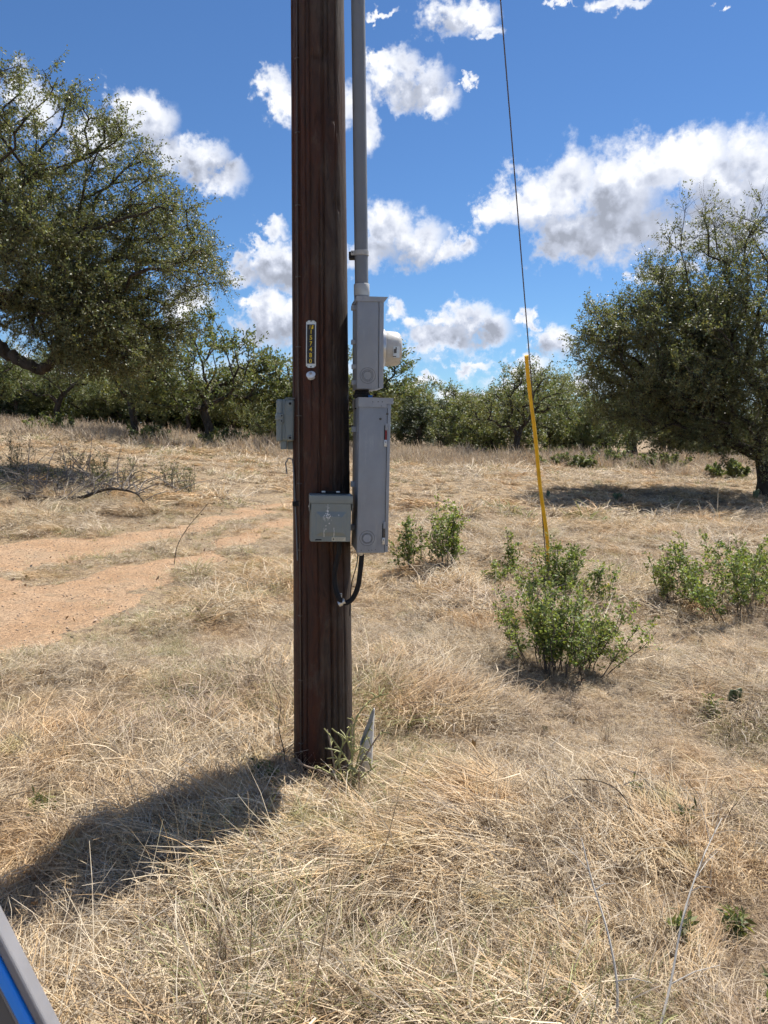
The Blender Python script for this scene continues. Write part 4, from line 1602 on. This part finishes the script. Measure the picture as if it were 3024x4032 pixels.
def build_outlet():
    W, H, D = .192, .207, .105
    rt = empty('outlet_box', (-.251, 3.500, 1.110), (0, R(1.4), R(7)))
    # local: x right, y away from the camera, z up; back at y=0
    MB().box((0, -D * .42, H * .49), (W * .95, D * .84, H * .97), .003).build('box_body', M_OUT, rt)
    # hood: band over the door with cheeks down the sides
    m = MB()
    m.box((0, -D * .52, H - .018), (W, D * 1.04, .036), .0025)
    m.build('hood', M_OUT, rt)
    for s in (-1, 1):
        MB().box((s * (W / 2 - .0012), -D * .70, H - .052), (.0024, D * .55, .040), .0008).build('hood_cheek', M_OUT, rt)
        MB().lathe([(0, .004), (.004, .003), (.004, 0)], (s * (W / 2 + .0002), -D * .78, H - .052), 'X' if s > 0 else '-X', 12).build('hinge_rivet', M_STEEL, rt)
    # door with a pressed-in panel
    dw, dh = W * .92, H - .036
    x0, x1, z0, z1 = -dw / 2, dw / 2, .0, dh
    px0, px1, pz0, pz1 = -.066, .070, .026, .134
    q = .021
    dp = .011
    y = -D - .001
    V = [(x0, y, z0), (x1, y, z0), (x1, y, z1), (x0, y, z1),
         (px0, y, pz0), (px1, y, pz0), (px1, y, pz1), (px0, y, pz1),
         (px0 + q, y - dp, pz0 + q * .8), (px1 - q, y - dp, pz0 + q * .8), (px1 - q, y - dp, pz1 - q), (px0 + q, y - dp, pz1 - q),
         (x0, y + .022, z0), (x1, y + .022, z0), (x1, y + .022, z1), (x0, y + .022, z1)]
    F = [(0, 1, 5, 4), (1, 2, 6, 5), (2, 3, 7, 6), (3, 0, 4, 7), (4, 5, 9, 8), (5, 6, 10, 9), (6, 7, 11, 10), (7, 4, 8, 11), (8, 9, 10, 11),
         (0, 12, 13, 1), (1, 13, 14, 2), (2, 14, 15, 3), (3, 15, 12, 0)]
    me = bpy.data.meshes.new('door')
    me.from_pydata(V, [], F)
    me.materials.append(M_OUT)
    door = link('door', me, rt)
    bv = door.modifiers.new('soft', 'BEVEL')
    bv.width = .0025
    bv.segments = 2
    bv.limit_method = 'ANGLE'
    bv.angle_limit = R(20)
    MB().box((-.054, y - .0006, .008), (.027, .003, .007), .0008).build('latch_recess', M_DARK, door)
    MB().box((-.052, y - .002, .0045), (.024, .003, .003), .0006).build('latch_lip', M_OUT, door)
    MB().box((.036, y - .0006, .012), (.062, .0014, .016), 0).build('label', M_STICK, door, False)
    MB().lathe([(0, .0006), (.0035, .0006), (.0035, 0)], (.0125, y - .0012, .012), '-Y', 12).build('label_mark', M_DARK, door)
    for k in range(3):
        MB().box((.039, y - .0016, .0165 - k * .0042), (.040 - .004 * k, .0006, .0009), 0).build('label_line', M_RUST, door, False)
    # bracket ears above the hood
    MB().box((.0, -.010, H + .006), (.088, .012, .011), .001).build('mounting_strip', M_BLACK, rt)
    for s in (-1, 1):
        MB().box((s * .033 + .002, -.018, H + .009), (.017, .008, .008), .0015).build('mounting_bolt', M_STEEL, rt)
    # droppings splashed down the door
    r = random.Random(3)
    m = MB()
    spots = []
    for _ in range(46):
        t = r.random()
        spots.append((-.018 + r.gauss(0, .010) * (0.3 + t), .136 - t * .042, .0008 + .0024 * r.random() * (1.1 - t)))
    for _ in range(24):
        spots.append((-.016 + r.gauss(0, .003), .165 - .03 * r.random(), .0011 * (.5 + r.random())))
    for (sx, sz) in ((.034, .120), (-.022, .073), (-.008, .083), (-.022, .058)):
        spots.append((sx, sz, .0021))
    for k in range(26):
        spots.append((-.030 + r.gauss(0, .0012), .062 - .0016 * k, .0008 * (.6 + r.random())))
        spots.append((.014 + r.gauss(0, .0012), .064 - .0016 * k, .0008 * (.6 + r.random())))
    for (sx, sz, rad) in spots:
        yy = y - (0 if sz > .134 or sz < .026 else (dp * min(1, (.134 - sz) / q) if sz > .134 - q else dp))
        pts = [(sx + rad * math.cos(a) * (.7 + .5 * r.random()), sz + rad * 1.5 * math.sin(a) * (.7 + .6 * r.random())) for a in np.linspace(0, 2 * math.pi, 8)[:-1]]
        m.prism(pts, yy - .0014, yy + .001)
    m.build('droppings', M_DROP, door, False)
    tag(rt, 'grey-green outlet box with a hooded door splashed by bird droppings', 'outlet box')


build_outlet()


def build_cable():
    c = empty('black_cable', (-.2, 3.47, 1.1))
    b = Vector(c.location)
    pts = [(-.203, 3.455, 1.125), (-.205, 3.462, 1.05), (-.222, 3.470, .98), (-.226, 3.478, .91), (-.212, 3.470, .850), (-.186, 3.475, .815), (-.150, 3.490, .826), (-.121, 3.480, .885), (-.108, 3.470, .97), (-.1005, 3.468, 1.045)]
    MB().tube([p - b for p in bez(pts, 8)], .0118, 14).build('sheath', M_BLACK, c)
    tag(c, 'thick black cable looping from the outlet box to the long grey box', 'cable')
    k = empty('cable_clamp', (-.196, 3.475, .82))
    MB().tube([(.004, 0, -.016), (.004, 0, .016)], [.0138, .0138], 18).build('band', M_STEEL, k).rotation_euler = (0, R(62), 0)
    MB().box((-.002, .004, .026), (.010, .004, .026), .001).build('ear', M_STEEL, k)
    MB().lathe([(0, .003), (.0035, .002), (.0035, 0)], (-.002, .001, .033), '-Y', 12).build('screw', M_RUST, k)
    tag(k, 'shiny metal clamp holding the black cable to the pole', 'clamp')
    t = empty('thin_wire', (-.12, 3.5, 1.06))
    b = Vector(t.location)
    pts = [(-.118, 3.50, 1.085), (-.124, 3.50, 1.0), (-.142, 3.515, .93), (-.152, 3.535, .885), (-.158, 3.528, .80), (-.160, 3.53, .74)]
    MB().tube([p - b for p in bez(pts, 6)], .0026, 6).build('strand', M_BLACK, t)
    tag(t, 'thin dark wire hanging behind the thick black cable', 'wire')


build_cable()

# ------------------------------------------------------------------ phone box on the left of the pole


def build_nid():
    rt = empty('phone_box', (-.425, 3.66, 1.515), (0, R(-1.0), R(186)))
    # local x points outwards (world left), y towards the camera
    w, d, h = .17, .082, .19
    zb = .040
    MB().box((d * .36, 0, zb + h / 2), (d * .72, w, h), .012, 3).build('box_body', M_NID, rt)
    MB().box((d * .84, 0, zb + h / 2 - .002), (d * .34, w + .008, h + .004), .010, 3).build('cover', M_NID, rt)
    MB().box((d * .60, .010, .022), (d * .36, w * .7, .044), .006).build('skirt', M_NID, rt)
    MB().box((d * .22, .02, .018), (.028, .05, .038), .004).build('cable_port', M_NID, rt)
    MB().tube([(d * .56, w / 2 + .003, zb + .01), (d * .56, w / 2 + .003, zb + h - .006), (d * .46, w / 2 - .004, zb + h + .006), (.0, w / 2 - .010, zb + h + .004)], .0030, 8).build('seam_bead', M_NID, rt)
    MB().box((d * .55, w / 2 + .004, zb + h * .70), (.008, .006, .016), .0015).build('clip', M_NID, rt)
    lt = MB().box((d * .83, w / 2 + .005, zb + h * .575), (.038, .016, .028), .004).build('latch', M_NID, rt)
    for zz in (.60, .475):
        MB().lathe([(.004, .010), (.0075, .010), (.009, .006), (.009, -.004)], (d * .70, w / 2 + .008, zb + h * zz), 'Z', 16, Matrix.Rotation(R(-90), 3, 'X')).build('screw_boss', M_NID, rt)
        MB().lathe([(0, .0085), (.0042, .0085), (.0042, .0)], (d * .70, w / 2 + .008, zb + h * zz), 'Z', 10, Matrix.Rotation(R(-90), 3, 'X')).build('screw', M_DARK, rt)
    for zz in (.90, .075):
        MB().lathe([(.006, .010), (.011, .009), (.012, .004), (.012, -.004)], (d * .24, w / 2 - .004, zb + h * zz), 'Z', 18, Matrix.Rotation(R(-90), 3, 'X')).build('corner_boss', M_NID, rt)
        MB().lathe([(0, .007), (.006, .007), (.006, .0)], (d * .24, w / 2 - .004, zb + h * zz), 'Z', 10, Matrix.Rotation(R(-90), 3, 'X')).build('boss_screw', M_DARK, rt)
    for k in range(5):
        MB().box((.008, w / 2 - .006, zb + h * (.22 + .135 * k)), (.010, .008, .014), .002).build('hinge_knuckle', M_NID, rt)
    MB().box((-.012, -.01, zb + h * .5), (.026, .05, h * .8), .002).build('mounting_strip', M_BLACK, rt)
    tag(rt, 'small grey-green plastic phone box with rounded corners on the pole side', 'junction box')


build_nid()

# ------------------------------------------------------------------ guy wire and yellow guard


def build_guy():
    ax, ay = 1.83, 8.5
    az_ = gz(ax, ay)
    A = Vector((ax, ay, az_ + .02))
    T = Vector((POLE[0] + .05, POLE[1] + .1, 11.2))
    rt = empty('guy_wire', (ax, ay, az_))
    b = Vector(rt.location)
    pts = [A + (T - A) * s - b for s in np.linspace(0, 1, 30)]
    MB().tube(pts, .0055, 8).build('strand', M_WIRE, rt)
    MB().tube([(.03, .05, -.25), (-.005, -.01, .10)], .009, 8).build('anchor_rod', M_STEEL, rt)
    tag(rt, 'dark steel guy wire slanting up to the pole top', 'guy wire')
    g = empty('guy_guard', (ax, ay, az_))
    d = (T - A).normalized()
    side = Vector((1, -.3, 0)).normalized()
    L = 2.58
    pts = []
    for s in np.linspace(.03, 1, 26):
        w = .024 * math.sin(s * 5.2 + .3) + .010 * math.sin(s * 11)
        pts.append(A - b + d * (L * s) + side * w)
    n = len(pts)
    sl = MB().tube(pts, [.0205 - .002 * k / n for k in range(n)], 12)
    sl.build('sleeve', M_GUARD, g)
    MB().tube([pts[-1] - d * .03, pts[-1] + d * .012], [.0205, .020], 12).build('end_cap', M_GUARD, g)
    rib = [p + Vector((-.3, -1, 0)).normalized() * .0185 for p in pts]
    MB().tube(rib, .0045, 6).build('seam_rib', M_GUARD, g)
    tag(g, 'bright yellow plastic guard sleeve on the lower guy wire', 'guy guard')


build_guy()

# ------------------------------------------------------------------ cut pipe stub at the pole foot


def build_stub():
    x, y = -.093, 3.60
    z = gz(x, y)
    rt = empty('pipe_stub', (x, y, z - .05), (0, R(2.5), 0))
    n = 36
    ro, ri = .032, .0275
    bm = MB()
    vo, vi, vb, vbi = [], [], [], []
    for k in range(n):
        a = 2 * math.pi * k / n
        cx, sy = math.cos(a), math.sin(a)
        t = (cx * .9 + .25 * sy + 1) / 2
        top = .20 + .19 * t ** 1.3
        vo.append(bm.bm.verts.new((ro * cx, ro * sy, top)))
        vi.append(bm.bm.verts.new((ri * cx, ri * sy, top - .001)))
        vb.append(bm.bm.verts.new((ro * cx, ro * sy, -.1)))
        vbi.append(bm.bm.verts.new((ri * cx, ri * sy, -.1)))
    for k in range(n):
        j = (k + 1) % n
        bm.bm.faces.new((vb[k], vb[j], vo[j], vo[k]))
        bm.bm.faces.new((vo[k], vo[j], vi[j], vi[k]))
        bm.bm.faces.new((vi[k], vi[j], vbi[j], vbi[k]))
    bm.build('pipe', principled('bleached_pvc', (.62, .60, .55), .6, 0, .12, 14), rt)
    tag(rt, 'pale grey pipe stub cut to a slant beside the pole foot', 'pipe')


build_stub()

# ------------------------------------------------------------------ shrubs, cactus, weeds, dead wood


def shrub(name, label, x, y, h, w, stems, seed, per_leaf, leaf, group=None, mat=None, lean=(0, 0), cat='shrub', twr=.003, depth=None, bare=.24):
    rg = np.random.default_rng(seed)
    z = gz(x, y)
    root = empty(name, (x, y, z - .02))
    O, D = [], []
    chains, radii, sides = [], [], []
    dpt = depth if depth else w
    for s in range(stems):
        bx = rg.normal(0, w * .20)
        by = rg.normal(0, dpt * .20)
        hh = h * rg.uniform(.6, 1.02)
        tx = bx * 1.9 + rg.normal(0, w * .07) + lean[0]
        ty = by * 1.9 + rg.normal(0, dpt * .07) + lean[1]
        hh *= 1 - .25 * min(1, (abs(tx) / (w * .55)) ** 2)
        k = 7
        t = np.linspace(0, 1, k)[:, None]
        p = np.array([[bx, by, 0]]) * (1 - t) + np.array([[tx, ty, hh]]) * t
        p[1:-1] += rg.normal(0, h * .018, (k - 2, 3))
        chains.append(p)
        radii.append(np.linspace(twr * 1.5, twr * .5, k))
        sides.append(4)
        nb = 13
        for j in range(nb):
            f = bare + (1.0 - bare) * (j + rg.uniform()) / nb
            i0 = min(k - 2, int(f * (k - 1)))
            q = p[i0] + (p[i0 + 1] - p[i0]) * (f * (k - 1) - i0)
            v = np.array([rg.normal(), rg.normal(), rg.uniform(.2, 1.3)])
            v = v / np.linalg.norm(v) * h * rg.uniform(.09, .22) * (1.15 - .45 * f)
            O.append(q)
            D.append(v)
            chains.append(np.array([q, q + v * .5 + rg.normal(0, .006, 3), q + v]))
            radii.append(np.array([twr * .6, twr * .45, twr * .25]))
            sides.append(3)
    V, Q = tubes_np(chains, radii, sides)
    link('stems', np_mesh('stems', V, quads=Q, mat=M_TWIG), root)
    V, Q, C = leaf_cloud(rg, np.array(O), np.array(D), per_leaf, leaf[0], leaf[1], .012, (.38, 1.32), .3)
    link('foliage', np_mesh('foliage', V, quads=Q, mat=mat or M_SHRUB, colors=C), root)['kind'] = 'stuff'
    tag(root, label, cat, group)
    return root


shrub('leafy_shrub', 'dense green shrub with many upright stems in front of the guy guard', 1.20, 5.25, .72, .60, 44, 1, 15, (.027, .015))
shrub('leafy_shrub', 'lower green shrub wrapped round the foot of the yellow guy guard', 1.66, 7.2, .62, .55, 24, 2, 14, (.030, .017))
shrub('leafy_shrub', 'thin single sprig standing beside the shrub at the guy guard', 1.98, 6.9, .56, .10, 3, 3, 11, (.032, .018))
shrub('leafy_shrub', 'sparse upright shrub right beside the long grey box', .33, 8.6, .68, .34, 9, 4, 9, (.040, .022))
shrub('leafy_shrub', 'taller upright shrub with two thin crowns beside the sparse one', .76, 8.7, .88, .40, 14, 5, 10, (.040, .022))
shrub('leafy_shrub', 'small upright sapling between the tall shrub and the guy guard', 1.40, 8.6, .64, .16, 4, 6, 9, (.038, .021))
shrub('leafy_shrub', 'tiny green tuft at the base of the small sapling', 1.22, 8.3, .26, .14, 5, 7, 9, (.036, .020))
shrub('leafy_shrub', 'wide green shrub spreading toward the shade of the right oak', 3.35, 6.85, .68, 1.15, 44, 8, 14, (.032, .018))
shrub('leafy_shrub', 'narrow green shrub at the near end of the wide one', 2.75, 7.15, .66, .34, 12, 9, 12, (.032, .018))
# brighter low bushes at the feet of the far trees
for i, (x, y, h, w) in enumerate(((-9.6, 31.5, .8, 1.6), (-6.6, 32, .9, 1.3), (-3.8, 33.5, .7, 1.2), (8.4, 38, .8, 1.6), (9.6, 33, .9, 1.8), (7.7, 31, .7, 1.4), (11.2, 31.5, .8, 1.6), (4.2, 39.5, .7, 1.2), (12.6, 28.0, .7, 1.4), (-14, 33, 1.0, 1.8))):
    shrub('low_bush', 'low bright green bush at the foot of the wood edge', x, y, h, w, 14, 70 + i, 12, (.13, .07), 'low bushes along the wood edge', M_LIME, twr=.008)


def pencil_cactus():
    rg = np.random.default_rng(12)
    x, y = -.17, 3.42
    z = gz(x, y)
    root = empty('pencil_cactus', (x, y, z - .01))
    m_c = principled('cactus_skin', (.30, .29, .12), .55, 0, .35, 20)
    m_d = principled('cactus_old_stem', (.26, .20, .15), .8, 0, .3, 20)
    main = [(.00, 0, 0), (.01, .02, .10), (.03, .03, .20), (.03, .05, .30), (.06, .06, .37), (.12, .06, .43), (.19, .05, .46)]
    stems = [main, [(.0, 0, .0), (-.06, -.02, .08), (-.12, -.05, .13), (-.19, -.06, .16), (-.22, -.06, .19)],
             [(-.02, 0, .05), (-.04, .0, .16), (-.02, .01, .25), (-.07, .0, .31)],
             [(.01, 0, .05), (-.05, -.04, .13), (-.03, -.04, .21), (-.10, -.03, .23)],
             [(.0, 0, .02), (-.16, .0, .05), (-.25, .01, .12), (-.29, -.02, .20)],
             [(.02, 0, .1), (.09, .0, .17), (.11, .02, .11)], [(.02, .0, .2), (.0, -.02, .29), (.05, -.02, .36)]]
    for k in range(9):
        a0 = rg.uniform(-math.pi, math.pi)
        l = rg.uniform(.10, .22)
        h = rg.uniform(.12, .34)
        x0 = rg.normal(.02, .05)
        stems.append([(x0, rg.normal(-.02, .03), 0), (x0 + l * .3 * math.cos(a0), l * .15 * math.sin(a0) - .02, h * .45), (x0 + l * .7 * math.cos(a0), l * .3 * math.sin(a0) - .03, h * .8), (x0 + l * math.cos(a0), l * .4 * math.sin(a0) - .03, h)])
    for k, st in enumerate(stems):
        pts = bez(st, 5)
        n = len(pts)
        MB().tube(pts, [.0054 - .0026 * i / n for i in range(n)], 6).build('stem', m_d if k % 3 == 1 else m_c, root)
        for j in range(5 if k else 12):
            i = int(rg.uniform(.25, .98) * (n - 1))
            p = pts[i]
            d = Vector((rg.normal(), rg.normal(), abs(rg.normal()) * .6)).normalized() * rg.uniform(.025, .07)
            MB().tube([p, p + d * .5 + Vector((0, 0, .006)), p + d], [.0024, .0030, .0018], 6).build('joint', m_c, root)
    # spines
    tag(root, 'green pencil cactus with thin jointed stems tangled at the pole foot', 'cactus')


pencil_cactus()


def stick(name, label, pts, r0, r1, mat=None, forks=0, seed=0, cat='twig', group=None):
    rg = random.Random(seed)
    x, y = pts[0][0], pts[0][1]
    z = gz(x, y)
    root = empty(name, (x, y, z))
    P = [Vector((p[0] - x, p[1] - y, p[2])) for p in pts]
    Q = bez(P, 5)
    n = len(Q)
    MB().tube(Q, [r0 + (r1 - r0) * i / n for i in range(n)], 6).build('stem', mat or M_DEAD, root)
    for f in range(forks):
        i = int(rg.uniform(.25, .95) * (n - 1))
        d = Vector((rg.gauss(0, 1), rg.gauss(0, .6), abs(rg.gauss(.6, .6)))).normalized() * rg.uniform(.06, .16)
        rr = (r0 + (r1 - r0) * i / n) * .6
        MB().tube([Q[i], Q[i] + d * .5 + Vector((0, 0, .01)), Q[i] + d], [rr, rr * .7, rr * .35], 5).build('side_twig', mat or M_DEAD, root)
    tag(root, label, cat, group)
    return root


M_PALE = principled('bleached_stem', (.58, .53, .46), .8, 0, .2, 30)
stick('dead_stalk', 'bleached dead stalk rising from the grass in front of the shrub', [(.62, 1.92, 0), (.64, 1.96, .12), (.63, 2.02, .24), (.60, 2.10, .36), (.58, 2.15, .46)], .0042, .0016, M_PALE, 3, 1)
stick('dead_stalk', 'branched grey dead weed leaning beside the bleached stalk', [(.72, 1.90, 0), (.80, 2.0, .13), (.87, 2.1, .27), (.96, 2.2, .38), (1.06, 2.3, .46)], .0038, .0013, M_PALE, 9, 2)
stick('dead_stalk', 'dark wiry twig arching over the open grass', [(1.02, 2.95, 0), (1.0, 2.97, .10), (.95, 3.0, .17), (.87, 3.02, .20), (.78, 3.05, .19)], .0035, .0014, M_BARK, 3, 3)
stick('dead_stalk', 'dark thorny twig leaning over the edge of the dirt track', [(-2.42, 8.75, 0), (-2.40, 8.85, .22), (-2.30, 8.95, .42), (-2.16, 9.05, .60), (-2.08, 9.1, .70)], .0048, .0024, M_BARK, 3, 4)
stick('dead_stalk', 'thin bare twig curving up against the left side of the pole', [(-.47, 3.50, 0), (-.475, 3.52, .12), (-.50, 3.53, .24), (-.49, 3.54, .36), (-.53, 3.55, .45)], .003, .0012, M_BARK, 4, 5)
# leafy little weeds in the open grass
weeds = [(1.13, 3.25), (1.24, 3.0), (.98, 2.35), (1.18, 2.42), (1.32, 2.28), (1.16, 2.08), (1.62, 2.8), (-.58, 3.42), (-.52, 3.36), (-1.45, 3.1), (1.9, 4.3)]
for i, (x, y) in enumerate(weeds):
    shrub('small_weed', 'small dull green weed poking through the lying dry grass', x, y, .13, .05, 3, 120 + i, 3, (.045, .012), 'small weeds in the grass', M_LIME, cat='weed', twr=.0018)

# tall weeds growing in the shade of the big live oak
for i, (x, y, h) in enumerate(((-6.6, 16.2, .9), (-5.7, 15.4, .8), (-7.4, 15.6, 1.1), (-4.9, 14.9, .7), (-6.1, 14.4, .7), (-7.0, 14.2, .9), (-4.3, 15.4, .8), (-3.7, 14.8, .7), (-8.0, 14.7, .9), (-5.3, 14.0, .6))):
    shrub('shade_weed', 'tall thin grey-green weed in the shade of the big live oak', x, y, h, .5, 9, 140 + i, 4, (.05, .016), 'weeds under the big live oak', M_OAK, cat='weed', twr=.004)


def brush():
    rg = random.Random(9)
    x, y = -5.0, 12.9
    z = gz(x, y)
    root = empty('fallen_branch', (x, y, z))
    limb = [(-1.3, .1, .06), (-.7, .0, .09), (-.1, .0, .12), (.2, -.05, .22), (.5, -.1, .27), (.85, -.1, .20), (1.0, -.1, .03)]
    Q = bez([Vector(p) for p in limb], 6)
    n = len(Q)
    MB().tube(Q, [.040 - .030 * i / n for i in range(n)], 8).build('limb', M_BARK, root)
    for k in range(34):
        i = int(rg.uniform(.05, .98) * (n - 1))
        d = Vector((rg.gauss(.2, .8), rg.gauss(0, .6), abs(rg.gauss(.25, .35)))).normalized() * rg.uniform(.2, .6)
        MB().tube([Q[i], Q[i] + d * .5 + Vector((0, 0, .03)), Q[i] + d], [.012, .009, .003], 5).build('side_branch', M_DEAD, root)
    tag(root, 'dark fallen branch arching out of the grass by the track', 'branch')
    x, y = -5.9, 13.7
    z = gz(x, y)
    root = empty('brush_pile', (x, y, z))
    for k in range(110):
        p = Vector((rg.gauss(0, .8), rg.gauss(0, .5), rg.uniform(0, .25)))
        d = Vector((rg.gauss(.0, .8), rg.gauss(0, .6), rg.gauss(.22, .3))).normalized() * rg.uniform(.4, 1.1)
        MB().tube([p, p + d * .5 + Vector((rg.gauss(0, .04), 0, .05)), p + d], [.011, .008, .003], 5).build('stick', M_DEAD, root)
    tag(root, 'pile of grey dead brush in the shade under the big oak', 'brush pile')


brush()


def prickly(x, y, s, seed, label):
    rg = random.Random(seed)
    z = gz(x, y)
    root = empty('prickly_pear', (x, y, z))
    m = bpy.data.materials.get('pear_pad') or principled('pear_pad', (.09, .12, .055), .6, 0, .3, 20)
    pos = [(0, 0, .5 * s, 0)]
    for k in range(3):
        pos.append((rg.gauss(0, .35) * s, rg.gauss(0, .2) * s, s * rg.uniform(.9, 1.35), rg.uniform(-.6, .6)))
    for (px, py, pz, a) in pos:
        b = MB()
        prof = [(0, -.5 * s), (.22 * s, -.42 * s), (.36 * s, -.1 * s), (.38 * s, .15 * s), (.25 * s, .42 * s), (0, .5 * s)]
        b.lathe(prof, (0, 0, 0), 'Z', 14)
        o = b.build('pad', m, root)
        o.scale = (1, .22, 1)
        o.location = (px, py, pz * .8)
        o.rotation_euler = (rg.gauss(0, .2), a, rg.uniform(-.8, .8))
    tag(root, label, 'cactus')


prickly(2.05, 4.35, .075, 1, 'small prickly pear pad alone in the dry grass past the big shrub')
prickly(5.4, 17.8, .13, 2, 'dark prickly pear at the edge of the right oak shade')
prickly(3.9, 18.2, .12, 3, 'low prickly pear where the right oak shadow begins')
prickly(9.0, 18.6, .18, 4, 'clump of prickly pear beside the right oak trunk')
# fallen oak leaves
def litter():
    r = np.random.default_rng(77)
    n = 2600
    y = r.uniform(1.2, 14.5, n)
    x = r.uniform(-.62, .62, n) * y - .3
    sd = dirt_sd(x, y)
    k = (np.exp(-(np.abs(sd - .12) / .28) ** 2) + .08) > r.uniform(0, 1, n)
    x, y = x[k], y[k]
    z = ground_z(x, y) + r.uniform(.015, .05, len(x))
    o = np.stack([x, y, z], 1)
    d = r.normal(0, .02, (len(x), 3))
    V, Q, C = leaf_cloud(r, o, d, 1, .05, .028, .005, (.6, 1.3), 1.5)
    m = m_leaf('fallen_leaf', (.20, .12, .07), (.30, .22, .16), .7, .1, 9)
    tag(link('fallen_leaves', np_mesh('fallen_leaves', V, quads=Q, mat=m, colors=C)), 'brown fallen oak leaves strewn along the dirt track', 'leaves', kind='stuff')


litter()


def pebbles():
    r = np.random.default_rng(78)
    n = 9000
    y = r.uniform(3.0, 15.5, n)
    x = r.uniform(-.9, -.05, n) * y
    sd = dirt_sd(x, y)
    k = (sd < .05) & (r.uniform(0, 1, n) < .25 + .75 * (fbm(x * 1.2, y * 1.2, 91, 2) > .42))
    x, y, sd = x[k], y[k], sd[k]
    z = ground_z(x, y) + np.clip(-sd * .16, -.03, .014)
    n = len(x)
    base = np.array([[1, 0, 0], [-1, 0, 0], [0, 1, 0], [0, -1, 0], [0, 0, 1], [0, 0, -1]], float)
    sz = r.uniform(.004, .013, (n, 1, 1)) * r.uniform(.6, 1.3, (n, 6, 1))
    V = base[None] * sz * np.array([1.2, 1, .7])
    a = r.uniform(0, 6.28, n)
    c, s_ = np.cos(a)[:, None], np.sin(a)[:, None]
    V = np.stack([V[..., 0] * c - V[..., 1] * s_, V[..., 0] * s_ + V[..., 1] * c, V[..., 2]], -1) + np.stack([x, y, z + .002], 1)[:, None, :]
    f = np.array([[0, 2, 4], [2, 1, 4], [1, 3, 4], [3, 0, 4], [2, 0, 5], [1, 2, 5], [3, 1, 5], [0, 3, 5]])
    T = (np.arange(n)[:, None, None] * 6 + f[None]).reshape(-1, 3)
    m = principled('pebble', (.38, .28, .20), .9, 0, .35, 3)
    tag(link('pebbles', np_mesh('pebbles', V.reshape(-1, 3), tris=T, mat=m)), 'fine gravel and clods scattered on the orange dirt track', 'gravel', kind='stuff')


pebbles()

# ------------------------------------------------------------------ vehicle edge close to the camera


def build_panel():
    m_g = principled('grey_trim', (.21, .205, .215), .55, 0, .12, 12)
    m_b = principled('blue_sky_reflection', (.012, .27, .95), .35)  # sky reflected in the glossy strip, put in as blue colour
    m_d = principled('dark_panel', (.10, .105, .115), .5, 0, .15, 6)
    rt = empty('edge_panel', (-.50, .80, 0))
    # panel in the x-z plane; the sloping edge runs down to the right, then straight to the ground
    d = Vector((.395, 0, -.92)).normalized()
    pA = Vector((-.091, 0, 1.45))
    # offsets across the edge, measured to the left of the outer line
    nrm = Vector((-.92, 0, -.395)).normalized()

    def strip(name, o0, o1, y0, y1, mat, t0=-.0, t1=.85):
        m = MB()
        a = pA + nrm * o0 + d * t0
        b = pA + nrm * o0 + d * t1
        c = pA + nrm * o1 + d * t1
        e = pA + nrm * o1 + d * t0
        poly = [(a.x, a.z), (b.x, b.z), (b.x, -.12), (c.x, -.12), (c.x, c.z), (e.x, e.z)]
        m.prism(poly, y0, y1)
        o = m.build(name, mat, rt, False)
        bv = o.modifiers.new('soft', 'BEVEL')
        bv.width = .004
        bv.segments = 3
        return o
    strip('outer_trim', .0, .0115, -.012, .012, m_g)
    strip('blue_sky_reflection', .0117, .0255, -.016, .010, m_b)
    strip('inner_trim', .0257, .031, -.012, .010, m_g)
    strip('main_panel', .0312, .30, -.008, .008, m_d)
    tag(rt, 'blurred grey panel edge with a stripe painted blue as reflected sky in front of the grass', 'panel')


build_panel()
